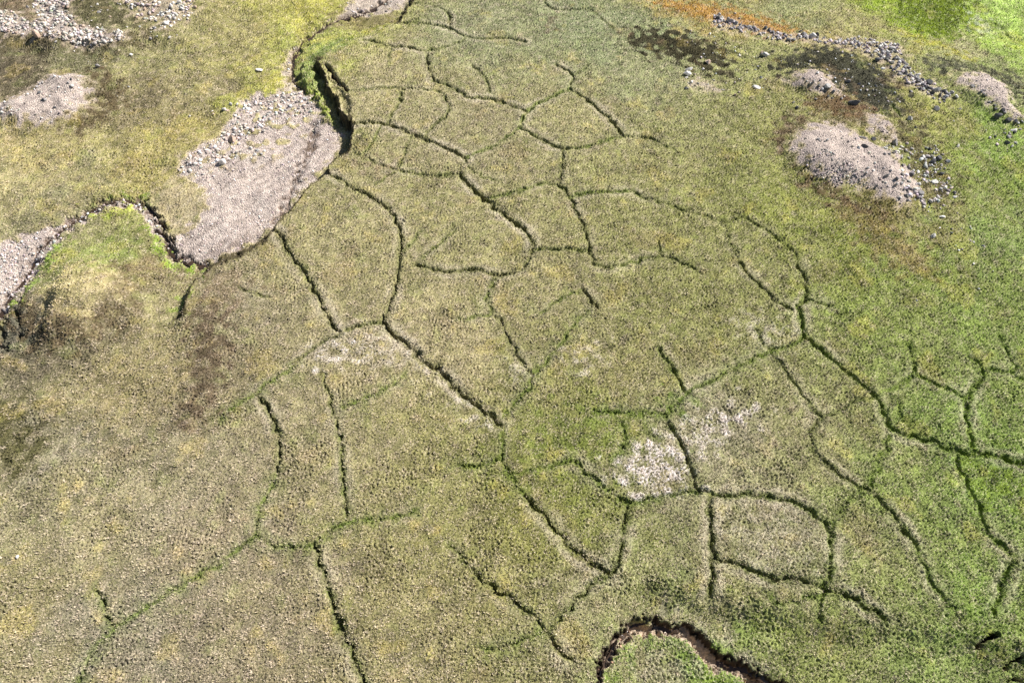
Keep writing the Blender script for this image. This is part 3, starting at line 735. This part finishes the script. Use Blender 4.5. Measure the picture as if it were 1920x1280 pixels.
# ------------------------------------------------------------------ grass: short tufts of leaning blades, densest and longest where the ground is wet
def attr_mat(name, rough=.85, spec=.15, noise=None):
    m, t, b = mat_new(name)
    a = node(t, 'ShaderNodeAttribute', attribute_name='cover')
    b.inputs['Roughness'].default_value = rough; b.inputs['Specular IOR Level'].default_value = spec
    if noise:
        tc = node(t, 'ShaderNodeTexCoord'); n = node(t, 'ShaderNodeTexNoise'); n.inputs['Scale'].default_value = noise; n.inputs['Detail'].default_value = 5
        t.links.new(tc.outputs['Object'], n.inputs['Vector'])
        r = node(t, 'ShaderNodeMapRange'); r.inputs[1].default_value = .3; r.inputs[2].default_value = .7; r.inputs[3].default_value = .65; r.inputs[4].default_value = 1.3
        t.links.new(n.outputs[0], r.inputs[0])
        t.links.new(mix_col(t, 'MULTIPLY', 1.0, a.outputs['Color'], r.outputs[0]), b.inputs['Base Color'])
        bp = node(t, 'ShaderNodeBump'); bp.inputs['Strength'].default_value = .6; bp.inputs['Distance'].default_value = .05
        t.links.new(n.outputs[0], bp.inputs['Height']); t.links.new(bp.outputs[0], b.inputs['Normal'])
    else:
        t.links.new(a.outputs['Color'], b.inputs['Base Color'])
    return m
NT = 330000
uu = rng.random(NT * 2)
# denser near the camera
ty_ = 3 + (113 - 3) * uu ** 1.25
tx_ = (rng.random(NT * 2) - .5) * 2 * np.minimum(44 + ty_ * .42, 89)
keep = rng.random(NT * 2) > gsamp(GRAV, tx_, ty_) * 1.05 + np.clip(gsamp(SOIL, tx_, ty_), 0, 1) + gsamp(WET, tx_, ty_)
tx_, ty_ = tx_[keep][:NT], ty_[keep][:NT]; NT = len(tx_)
tz_ = hz(tx_, ty_)
NB = 4
hgt = (.07 + .09 * rng.random(NT)) * (1 + .6 * gsamp(GREEN, tx_, ty_)) * (1 + .25 * gsamp(nm2, tx_, ty_)).clip(.5, 1.6)
ccol = gsamp(COL, tx_, ty_) * (.8 + .5 * rng.random((NT, 1)))
k = rng.random(NT)[:, None]
bt = gsamp(bright, tx_, ty_)
ccol = np.where(k < .22 * bt[:, None], ccol * .45 + STRAW * .55, np.where((k > .85) & (bt[:, None] > .5), ccol * .7 + lin((118, 128, 62)) * .3, ccol))
ang = rng.random((NT, NB)) * 2 * np.pi
ln_ = (.5 + .8 * rng.random((NT, NB))) * hgt[:, None]
bw = .02 + .028 * rng.random((NT, NB))
bxo = np.cos(ang); byo = np.sin(ang)
cx = tx_[:, None] + bxo * .03; cy = ty_[:, None] + byo * .03
V = np.empty((NT, NB, 3, 3), np.float32)
V[:, :, 0] = np.stack([cx - byo * bw, cy + bxo * bw, np.broadcast_to(tz_[:, None] - .015, cx.shape)], -1)
V[:, :, 1] = np.stack([cx + byo * bw, cy - bxo * bw, np.broadcast_to(tz_[:, None] - .015, cx.shape)], -1)
V[:, :, 2] = np.stack([cx + bxo * ln_ * .75, cy + byo * ln_ * .75, tz_[:, None] + ln_], -1)
cc4 = np.repeat(np.clip(ccol, .02, .8)[:, None, :], NB * 3, 1)
link('grass', mesh_from('grass', V, np.arange(NT * NB * 3), 3, {'cover': ('FLOAT_COLOR', cc4)}), attr_mat('grass_blades'), 'stuff')

# ------------------------------------------------------------------ stones
ICO_V = []
ph = (1 + 5 ** .5) / 2
for a_, b_ in ((-1, ph), (1, ph), (-1, -ph), (1, -ph)): ICO_V += [(a_, b_, 0), (0, a_, b_), (b_, 0, a_)]
ICO_V = np.array(ICO_V, float); ICO_V /= np.linalg.norm(ICO_V, axis=1)[:, None]
import itertools
ICO_F = []
for a_, b_, c_ in itertools.combinations(range(12), 3):
    if all(abs(np.linalg.norm(ICO_V[p] - ICO_V[q]) - 1.0515) < .01 for p, q in ((a_, b_), (b_, c_), (a_, c_))):
        nrm = np.cross(ICO_V[b_] - ICO_V[a_], ICO_V[c_] - ICO_V[a_])
        ICO_F.append((a_, b_, c_) if nrm @ ICO_V[a_] > 0 else (a_, c_, b_))
ICO_F = np.array(ICO_F)
def stone_field(name, px, py, size, tone, mat):
    """loose small stones nobody could count: one sheet of them"""
    n = len(px)
    pz = hz(px, py)
    sh = ICO_V[None] * (1 + .45 * (rng.random((n, 12, 1)) - .5))
    sc = np.stack([size * (.8 + .6 * rng.random(n)), size * (.7 + .4 * rng.random(n)), size * (.45 + .4 * rng.random(n))], -1)
    v = sh * sc[:, None, :]
    a = rng.random(n) * 2 * np.pi; ca, sa = np.cos(a)[:, None], np.sin(a)[:, None]
    tl = (rng.random(n)[:, None] - .5) * .8
    x0 = v[..., 0] * ca - v[..., 1] * sa; y0 = v[..., 0] * sa + v[..., 1] * ca; z0 = v[..., 2] + tl * v[..., 0]
    out = np.stack([x0 + px[:, None], y0 + py[:, None], z0 + (pz + sc[:, 2] * .35)[:, None]], -1)
    f = (ICO_F[None] + 12 * np.arange(n)[:, None, None]).reshape(-1, 3)
    col = np.repeat(np.clip(tone, .03, .85)[:, None, :], 12, 1)
    return link(name, mesh_from(name, out, f, 3, {'cover': ('FLOAT_COLOR', col)}), mat, 'stuff')
def tones(n, base=(178, 168, 162), var=.45):
    c = lin(base)[None] * np.clip(1 + var * rng.standard_normal((n, 1)), .35, 2.0)
    return c * (1 + .05 * rng.standard_normal((n, 3)))
def in_poly(sp, z, n, pad_noise=0):
    p = sp if isinstance(sp, np.ndarray) else WP(sp, z)
    lo, hi = p.min(0), p.max(0)
    x = lo[0] + (hi[0] - lo[0]) * rng.random(n); y = lo[1] + (hi[1] - lo[1]) * rng.random(n)
    k = inside(p, x, y)
    return x[k], y[k]
stone_mat = attr_mat('weathered_stone', .85, .25, 6.0)
PX, PY, PS, PT = [], [], [], []
def scatter(sp, z, n, smin, smax, pw=3.0, base=(178, 168, 162), thr=.15, var=.45):
    x, y = in_poly(sp, z, n)
    k = rng.random(len(x)) < (gsamp(GRAV, x, y) + thr) * np.clip(.75 + .5 * n_mid(x * .6, y * .6) + .3 * n_big2(x, y), .12, 1)
    x, y = x[k], y[k]
    PX.append(x); PY.append(y); PS.append(smin + (smax - smin) * rng.random(len(x)) ** pw); PT.append(tones(len(x), base, var))
scatter(FAN, -1.9, 6500, .03, .13, 3, (196, 182, 174))
scatter('520,178 567,165 588,186 580,215 540,215 500,240 470,270 450,300 400,310 360,335 336,325 340,312 367,290 410,262 433,230 452,205 467,185', -1.5, 2600, .06, .30, 3.2, (206, 194, 184))
scatter('-60,640 -60,500 0,458 60,440 100,428 150,405 183,390 233,376 262,380 280,394 300,415 306,440 316,470 330,490 300,452 287,428 262,396 240,386 200,392 150,420 125,436 108,458 95,482 70,512 40,556 5,600', -2.2, 6000, .06, .2, 2.5, (198, 186, 180), .05)
for k, n in (('A', 1500), ('B', 220), ('C', 300), ('D', 1100), ('E', 100), ('F', 1300)): scatter(MP[k], 0, n, .03, .12, 3.5, (172, 160, 156) if k != 'F' else (206, 192, 180))
scatter('1500,310 1540,290 1580,310 1620,350 1570,352 1520,330', .9, 1000, .05, .15, 2, (166, 156, 152))
scatter(rub1, 0, 5200, .07, .34, 2.4, (188, 178, 168)); scatter(rub2, 0, 2000, .06, .3, 2.6, (204, 192, 184))
scatter(SCREE, .5, 15000, .06, .32, 2.6, (168, 160, 158), .12)
scatter('1450,110 1560,80 1680,140 1690,210 1640,220 1580,170 1520,126', .7, 420, .06, .2, 2.5, (196, 190, 184), .9)
scatter('1680,270 1760,270 1800,360 1760,400 1700,380 1650,280', .9, 700, .06, .3, 2.5, (190, 182, 176), .9)
scatter('1840,240 1940,220 1940,290 1880,300', .5, 70, .1, .3, 2, (180, 172, 168), 1)
scatter('150,-10 250,50 350,60 200,90 60,90 260,140 210,180 180,120', .2, 500, .06, .18, 2.5, (200, 190, 180), .6)
scatter('650,5 785,-20 770,8 735,24 650,32 600,52 560,82 545,105 556,160 535,180 525,165 545,92 580,66', -1.7, 1600, .06, .2, 2.5, (190, 180, 176), .0)
scatter('1105,1290 1140,1205 1180,1175 1190,1188 1150,1235 1125,1290', -1.8, 130, .05, .14, 2, (150, 120, 100), 1)
scatter('1225,1178 1285,1180 1330,1236 1350,1256 1290,1196 1230,1190', -1.9, 120, .05, .13, 2, (190, 170, 155), 1)
scatter('1640,410 1800,400 1900,500 1840,540 1740,470', .2, 60, .06, .16, 2, (206, 200, 194), 1)
scatter('1280,30 1420,100 1440,180 1300,180 1270,120', .4, 160, .06, .18, 2, (196, 190, 180), 1)
SMALL = {
 ('grey rock among many alike in the boulder belt at the top right', 'rocks of the boulder belt'):
 '1349,27,6 1347,43,7 1349,51,8 1369,55,7 1383,54,7 1402,52,7 1411,53,6 1420,57,8 1435,54,9 1441,58,9 1449,62,8 1430,63,7 1378,26,5 1386,35,5 1440,72,6 1448,74,6 1455,68,5 1501,60,7 1556,62,5 1545,72,6 1513,72,7 1497,68,6 1610,70,6 1622,74,6 1630,92,7 1648,92,7 1660,86,7 1658,98,8 1668,102,8 1680,98,7 1650,104,7 1664,108,7 1676,112,8 1690,104,6 1672,118,8 1684,124,8 1678,130,8 1692,132,9 1698,138,8 1704,128,7 1706,142,9 1712,136,8 1716,146,9 1722,142,8 1710,150,8 1720,154,8 1730,150,8 1728,160,8 1736,166,7 1744,166,8 1762,180,8 1690,116,7 1640,98,6 1634,104,6 1620,86,6 1608,80,6 1596,74,5 1700,122,6 1686,140,7 1696,148,7 1656,110,6 1643,88,6 1708,172,7 1750,185,6',
 ('small stone with a dark side on the large bare gravel mound', 'stones on the large gravel mound'):
 '1533,262,7 1537,265,5 1551,263,6 1578,260,5 1591,266,5 1511,260,5 1608,304,5 1627,316,6 1637,320,6 1624,325,6 1619,322,5 1670,320,6 1658,290,6 1675,303,5 1681,346,7 1698,366,6 1695,355,6 1701,358,6 1688,371,5 1702,376,6 1648,333,5 1650,337,5 1656,341,5 1661,343,5 1665,349,5 1646,347,5 1658,315,4 1642,312,4 1640,306,5 1576,248,5 1604,262,6 1599,275,5 1690,344,6 1630,286,5 1606,318,4 1561,300,5',
 ('stone lying in the dark heath and grass right of the large gravel mound', 'stones right of the large mound'):
 '1742,280,7 1690,297,7 1685,286,6 1667,290,6 1742,311,6 1771,348,5 1775,343,6 1725,345,6 1736,330,5 1716,306,5 1735,305,6 1700,285,5 1716,240,6 1788,228,5 1800,205,6 1795,400,5 1692,276,5 1756,288,5 1738,341,5 1750,374,5 1740,397,5',
 ('stone at the foot of the far right gravel mound or on the grass below it', 'stones around the far right mound'):
 '1784,175,8 1780,179,7 1793,182,8 1770,187,7 1760,188,5 1762,193,5 1770,192,6 1840,172,6 1845,176,6 1848,180,6 1855,192,6 1865,198,6 1880,207,8 1884,211,7 1843,170,6 1850,152,5 1866,205,6 1905,228,8 1912,243,6 1897,275,7 1883,250,6 1862,190,5 1905,270,6',
 ('stone on the small upper gravel mound or its heath margin', 'stones around the small upper mound'):
 '1532,138,6 1526,153,7 1535,162,6 1546,173,7 1563,172,6 1513,153,5 1519,157,5 1542,168,6 1539,150,5 1552,182,6 1578,185,6 1529,187,6 1487,193,6 1610,159,6 1642,162,6 1625,170,5 1560,185,6 1583,181,5',
 ('small pale stone near the two white boulders of the sandy rise', 'stones around the sandy rise'):
 '1287,147,6 1297,155,6 1309,157,5 1318,130,6 1303,140,4 1286,166,7 1290,166,5 1355,170,6 1378,179,6 1342,118,4 1303,84,5 1331,64,6 1339,71,5 1427,146,6 1435,150,5 1416,132,5 1428,99,6 1441,104,6',
 ('pale stone among many alike on the top left rubble ridge', 'stones of the rubble ridge'):
 '105,79,6 137,79,7 147,83,7 121,37,7 130,39,6 109,44,7 92,56,6 94,62,7 124,64,7 112,65,6 141,57,6 156,50,7 75,48,6 79,54,6 60,50,5 46,48,5 33,55,5 24,41,6 10,44,6 30,62,6 96,26,6 82,30,6 89,9,6 98,12,7 106,20,7 112,22,6 120,14,6 128,15,6 52,15,7 63,15,6 160,76,6 168,73,6 180,62,6 182,60,5 228,61,6 60,45,5 53,54,5 5,58,6 16,60,6 85,41,6 100,49,6 117,52,6',
 ('white stone among many alike on the stony patch at top left', 'stones of the stony patch'):
 '247,16,7 299,7,7 298,12,6 282,27,6 288,34,7 316,43,7 291,54,7 367,15,7 257,34,6 293,41,6 318,71,6 283,73,6 295,70,6 271,17,6 254,12,5 276,36,5 325,30,6 348,24,5 352,36,5 332,67,5 207,33,6 226,10,6 221,8,6 186,24,7 183,9,6',
 ('pale stone among many alike on the gravel fan beside the stream', 'stones on the gravel fan'):
 '427,208,6 433,197,8 445,197,6 400,214,5 398,209,4 356,219,6 455,252,7 463,256,6 470,279,8 490,289,7 496,284,6 450,262,6 408,268,6 415,256,6 376,288,7 364,293,6 352,309,6 408,296,6 425,316,6 437,320,5 459,317,5 380,328,6 370,325,5 468,198,6 487,206,5 505,196,6 544,214,6 548,190,6 535,207,7 558,210,6 560,204,6 463,190,6 510,192,6 530,190,6 449,270,6 434,276,5',
 ('pale stone among others on the pale gravel mound at left', 'stones on the left gravel mound'):
 '136,162,7 128,156,6 134,150,6 104,146,6 110,164,5 76,158,7 80,156,6 70,164,6 66,170,5 74,175,6 85,188,7 82,187,6 103,203,7 78,222,6 40,185,6 53,178,6 10,193,6 5,205,6 3,211,6 47,194,5 36,206,5 67,215,5 119,208,5 127,196,4 147,151,5 164,166,5 112,212,5'}
tiny = np.array([[float(a) for a in it.split(',')] for spec in SMALL.values() for it in spec.split() if float(it.split(',')[2]) < 6])
tx0, ty0, tz0 = WG(tiny[:, 0], tiny[:, 1])
PX.append(tx0); PY.append(ty0); PS.append(tiny[:, 2] * np.hypot(ty0, CAM_H) * .9 / 1280 * .5); PT.append(tones(len(tiny), (190, 180, 172), .4))
px_, py_, ps_, pt_ = map(np.concatenate, (PX, PY, PS, PT))
stone_field('gravel', px_, py_, ps_, pt_, stone_mat)
print('stones', len(px_))

# boulders: each one a thing of its own, cut from a few rough shapes
import bmesh
def rock_mesh(seed, blocky):
    r = np.random.default_rng(seed)
    bm = bmesh.new()
    bmesh.ops.create_icosphere(bm, subdivisions=3, radius=1)
    planes = [(v / np.linalg.norm(v), o) for v, o in ((r.standard_normal(3), .52 + .3 * r.random()) for _ in range(9 if blocky else 6))]
    fr = r.standard_normal((5, 3)) * 2.2; phs = r.random(5) * 6
    for v in bm.verts:
        p = np.array(v.co)
        p *= 1 + .06 * sum(math.sin(fr[i] @ p + phs[i]) for i in range(5)) + .02 * r.standard_normal()
        for nn, off in planes:
            h_ = p @ nn - off
            if h_ > 0: p = p - nn * h_ * .93
        v.co = p
    me = bpy.data.meshes.new('boulder')
    bm.to_mesh(me); bm.free()
    co = np.array([v.co for v in me.vertices])
    co -= (co.max(0) + co.min(0)) / 2; co /= (co.max(0) - co.min(0)) / 2
    me.vertices.foreach_set('co', co.astype(np.float32).reshape(-1)); me.update()
    return me
def rock_mat(name, rgb):
    m, t, b = mat_new(name)
    b.inputs['Specular IOR Level'].default_value = .25
    oi = node(t, 'ShaderNodeObjectInfo'); tc = node(t, 'ShaderNodeTexCoord')
    n = node(t, 'ShaderNodeTexNoise'); n.inputs['Scale'].default_value = 2.6; n.inputs['Detail'].default_value = 6; n.inputs['Roughness'].default_value = .65
    t.links.new(tc.outputs['Object'], n.inputs['Vector'])
    r = node(t, 'ShaderNodeMapRange'); r.inputs[1].default_value = .3; r.inputs[2].default_value = .7; r.inputs[3].default_value = .6; r.inputs[4].default_value = 1.25
    t.links.new(n.outputs[0], r.inputs[0])
    r2 = node(t, 'ShaderNodeMapRange'); r2.inputs[3].default_value = .75; r2.inputs[4].default_value = 1.2; t.links.new(oi.outputs['Random'], r2.inputs[0])
    c = mix_col(t, 'MULTIPLY', 1.0, tuple(lin(rgb)) + (1,), r.outputs[0])
    t.links.new(mix_col(t, 'MULTIPLY', 1.0, c, r2.outputs[0]), b.inputs['Base Color'])
    bp = node(t, 'ShaderNodeBump'); bp.inputs['Strength'].default_value = .7; bp.inputs['Distance'].default_value = .08
    t.links.new(n.outputs[0], bp.inputs['Height']); t.links.new(bp.outputs[0], b.inputs['Normal'])
    return m
RM = {'w': rock_mat('pale_rock', (222, 216, 208)), 'g': rock_mat('grey_rock', (172, 166, 162)), 'd': rock_mat('dark_rock', (104, 102, 102)), 'p': rock_mat('pinkish_rock', (206, 180, 160))}
PROTO = {(k, i): rock_mesh(10 + i, i % 2) for k in RM for i in range(6)}
for (k, i), me in PROTO.items(): me.materials.append(RM[k])
base_objs = {}
nb = [0]
def boulder(px, py, wpx, tone, label, group=None, flat=.7, long=1.0, world_pos=None, size=None, rot=None):
    if world_pos is None:
        x, y, z = (float(v) for v in WG(px, py))
        depth = math.hypot(y, CAM_H - z) * math.cos(math.atan2(y, CAM_H - z) - (math.pi / 2 - PITCH))
        size = wpx * depth / 1280
    else:
        x, y = world_pos; z = float(hz(x, y))
    key = (tone, random.randrange(6))
    if key not in base_objs:
        o = bpy.data.objects.new('boulder', PROTO[key]); base_objs[key] = o
    else:
        o = base_objs[key].copy()
    C.objects.link(o)
    o.name = 'boulder'
    w = size * .5
    o.scale = (w * (1.0 + .3 * (long - 1)) , w * random.uniform(.7, .9) / math.sqrt(long), w * flat)
    o.rotation_euler = (random.uniform(-.15, .15), random.uniform(-.15, .15), random.uniform(0, 6.28) if rot is None else rot)
    o.location = (x, y, z + w * flat * .45)
    o['category'] = 'boulder'; o['label'] = label
    if 'group' in o: del o['group']
    if group: o['group'] = group
    nb[0] += 1
    return o
BIG = [
 (70,69,13,'p','tall orange-tinted boulder with long shadow at the foot of the rubble ridge, top left',1.5,1.0),
 (184,126,9,'g','pale pyramid-shaped stone on grass above the pale gravel mound at left',1.0,1.0),
 (246,104,7,'w','lone white stone in yellow-green grass below the top left rubble',1.0,1.0),
 (312,46,10,'w','white block at the lower edge of the stony patch beside a smaller one, top left',.8,1.1),
 (337,6,9,'w','pale boulder with dark side at the top edge, furthest right in the top left rubble',1.0,1.0),
 (341,18,9,'w','pale boulder just below the one at the top edge of the left rubble',.8,1.2),
 (436,263,18,'p','broad pinkish boulder, largest on the gravel fan beside the stream',.75,1.0),
 (418,305,13,'w','white upright boulder casting a black shadow on the gravel fan',1.1,1.0),
 (421,206,8,'w','white stone in grass at the upper left margin of the gravel fan',.9,1.0),
 (483,282,9,'w','cream slab in the middle of the gravel fan beside white stones',.5,1.4),
 (478,291,7,'w','white stone under the cream slab on the gravel fan',.8,1.0),
 (571,186,10,'w','long white slab at the top of the gravel fan below the green bank',.4,1.8),
 (486,132,13,'w','flat pale rock in yellowish grass left of the upper stream',.35,1.3),
 (33,1044,8,'w','lone white stone in the grass near the left edge, lower part',.8,1.0),
 (866,1243,8,'w','lone flat white stone in the grass at the bottom, left of the small gully',.4,1.6),
 (1347,36,9,'d','dark rounded boulder at the left end of the boulder belt, top right',.9,1.0),
 (1369,41,14,'g','long grey boulder near the left end of the boulder belt on orange ground',.7,1.5),
 (1380,45,9,'g','round grey boulder touching the long grey one in the boulder belt',.9,1.0),
 (1478,77,9,'g','lone round grey boulder just below the boulder belt',.9,1.0),
 (1433,104,14,'w','large white boulder in green grass between the two dark heath patches',.7,1.2),
 (1327,118,11,'p','pinkish angular boulder inside the left dark heath patch',.8,1.0),
 (1291,132,14,'w','long white boulder, upper of two side by side at the small sandy rise',.6,1.5),
 (1288,140,15,'w','white boulder, lower of two side by side at the small sandy rise',.7,1.2),
 (1418,165,13,'w','flat white oval stone on green grass right of the small sandy rise',.4,1.8),
 (1386,105,6,'w','small white round stone in the grass between heath patches',.8,1.0),
 (1507,66,10,'g','grey block in the pile at the middle of the boulder belt',.9,1.0),
 (1523,69,13,'w','pale slanted boulder in the pile at the middle of the boulder belt',.9,1.2),
 (1532,67,9,'d','dark boulder in the pile at the middle of the boulder belt',.9,1.0),
 (1638,82,10,'w','white oblong boulder at the upper edge of the wide part of the boulder belt',.6,1.5),
 (1672,92,11,'w','white boulder in the thick of the boulder belt',.7,1.3),
 (1645,114,11,'d','dark boulder at the lower edge of the boulder belt above the dark heath',.8,1.2),
 (1655,129,8,'w','flat white stone in dark heath below the boulder belt',.4,1.5),
 (1590,153,10,'g','pale grey boulder alone in the dark heath right of the small gravel mound',.7,1.2),
 (1551,163,11,'w','white boulder on the right flank of the small upper gravel mound',.7,1.3),
 (1740,157,13,'d','dark boulder near the lower end of the boulder belt',.8,1.1),
 (1755,170,14,'w','white boulder with black side at the lower end of the boulder belt',.7,1.5),
 (1747,176,10,'d','dark boulder crowded below the white one at the end of the boulder belt',.8,1.2),
 (1768,172,11,'d','dark long boulder right of the white one at the end of the boulder belt',.7,1.4),
 (1754,206,11,'g','pale boulder with a pinkish neighbour on grass left of the far right mound',.9,1.0),
 (1600,195,17,'d','long dark slab-like boulder with a light top above the gravel mounds',.8,1.9),
 (1494,203,8,'d','dark round boulder on heath left of the large gravel mound',.9,1.0),
 (1617,260,12,'g','long grey slab between the large and the small gravel mound',.5,2.0),
 (1636,263,9,'d','dark boulder beside the long slab between the mounds',.9,1.0),
 (1621,276,12,'d','dark grey block on the upper rim of the large gravel mound',.7,1.5),
 (1610,278,7,'w','white stone left of the dark grey block on the large gravel mound',.7,1.0),
 (1677,269,14,'g','large grey boulder with dark side at the right tip of the small gravel mound',1.0,1.0),
 (1705,224,10,'w','pale upright boulder with dark left side on heath right of the small gravel mound',1.1,1.0),
 (1795,275,8,'w','pale round stone alone in green grass right of the mounds',.9,1.0),
 (1759,298,11,'d','dark boulder at the right end of the stone cluster beside the large mound',.8,1.2),
 (1777,303,9,'w','white stone at the right tip of the stone cluster beside the large mound',.7,1.1),
 (1748,304,11,'d','black boulder in the middle of the stone cluster beside the large mound',.8,1.2),
 (1730,296,9,'w','white boulder at the left of the stone cluster beside the large mound',.8,1.0),
 (1703,316,10,'g','grey boulder on the right shoulder of the large mound above a round one',.8,1.1),
 (1708,329,10,'d','round dark grey boulder on the right shoulder of the large gravel mound',.9,1.0),
 (1720,325,6,'w','white pebble-like stone beside the round dark grey boulder on the mound',.8,1.0),
 (1662,330,9,'g','grey boulder with black side in the middle of the large gravel mound',.8,1.2),
 (1681,336,8,'d','dark stone right of the middle of the large gravel mound',.9,1.0),
 (1724,364,12,'g','grey boulder at the lower right end of the large gravel mound',.8,1.3),
 (1725,371,8,'g','smaller grey stone under the boulder at the mound\'s lower right end',.8,1.0),
 (1751,342,12,'w','pale flat boulder in the dark heath right of the large mound',.4,1.6),
 (1765,327,9,'d','dark boulder in the heath right of the large mound',.8,1.1),
 (1790,370,8,'w','white oblong stone on grass right of the heath strip',.5,1.6),
 (1766,407,10,'w','white oblong stone on grass below the large mound\'s right end',.5,1.8),
 (1749,443,11,'w','bright white round stone alone on grass below the large gravel mound',.7,1.1),
 (1718,564,5,'w','small white stone alone in the green meadow at right',.8,1.0),
 (1843,462,7,'g','grey stone alone in green grass near the right edge',.7,1.0),
 (1825,454,5,'w','small white stone left of the grey stone near the right edge',.7,1.0),
 (1825,495,5,'w','small white stone below the grey stone near the right edge',.7,1.0),
 (1870,220,14,'d','black boulder at the lower foot of the far right gravel mound',.9,1.2),
 (1889,227,11,'d','dark boulder right of the black one at the foot of the far right mound',.8,1.2),
 (1900,245,11,'w','white flat boulder near the right edge below the far right mound',.5,1.6),
 (1890,258,9,'g','grey boulder, upper of two near the right edge below the far right mound',.8,1.0),
 (1888,269,10,'d','dark round boulder, lower of two near the right edge below the far right mound',.9,1.0),
 (1822,163,8,'g','grey stone with dark side on the left half of the far right gravel mound',.8,1.1)]
for px, py, w, tn, lb, fl_, lg in BIG: boulder(px, py, w, tn, lb, None, fl_, lg, rot=random.uniform(-.5, .3) if lg > 1.15 else None)
for (lb, gp), spec in SMALL.items():
    for it in spec.split():
        px, py, w = map(float, it.split(','))
        if w < 6: continue
        if nb[0] >= 298 and 'rubble' not in gp: pass
        dark = 'dark side' in lb
        tn = random.choice('ggdw' if ('belt' in gp or 'mound' in gp) else 'wwgp')
        boulder(px, py, w * .95, tn, lb, gp, random.uniform(.6, .95), random.uniform(1, 1.5))
print('boulders', nb[0])

# ------------------------------------------------------------------ running water in the stream beds
wm, t, b = mat_new('stream_water')
b.inputs['Base Color'].default_value = tuple(lin((66, 52, 40))) + (1,)
b.inputs['Roughness'].default_value = .12; b.inputs['Specular IOR Level'].default_value = .5
tcw = node(t, 'ShaderNodeTexCoord'); nw = node(t, 'ShaderNodeTexNoise'); nw.inputs['Scale'].default_value = 5
t.links.new(tcw.outputs['Object'], nw.inputs['Vector'])
bp = node(t, 'ShaderNodeBump'); bp.inputs['Strength'].default_value = .25; bp.inputs['Distance'].default_value = .1
t.links.new(nw.outputs[0], bp.inputs['Height']); t.links.new(bp.outputs[0], b.inputs['Normal'])
WV, WF = [], []
def ribbon(p, hw):
    p = chaikin(p, 2)
    d = np.gradient(p, axis=0); d /= np.linalg.norm(d, axis=1)[:, None]
    nn = np.stack([-d[:, 1], d[:, 0]], 1)
    hwv = hw * (.7 + .5 * rng.random(len(p)))
    zc = hz(p[:, 0], p[:, 1])
    kk = np.ones(7) / 7
    zc = np.convolve(np.pad(zc, 3, mode='edge'), kk, 'valid') + .035
    base = len(WV)
    for i in range(len(p)):
        for s_ in (-1, 1):
            q = p[i] + s_ * nn[i] * hwv[i]; WV.append((q[0], q[1], zc[i]))
    for i in range(len(p) - 1): WF.append((base + 2 * i, base + 2 * i + 2, base + 2 * i + 3, base + 2 * i + 1))
ribbon(SR['a'], .3); ribbon(SR['b'], .28); ribbon(SR['c'], .32)
ribbon(WP('1118,1290 1132,1250 1150,1216 1168,1192 1180,1178 1196,1170 1210,1168', -2.1), .2)
ribbon(WP('1222,1176 1232,1181 1250,1182 1270,1180', -2.1), .35)
ribbon(WP('1340,1245 1360,1252 1390,1255 1420,1272 1450,1286', -2.1), .3)
link('stream', mesh_from('stream', np.array(WV), np.array(WF), 4, {}), wm, 'structure')
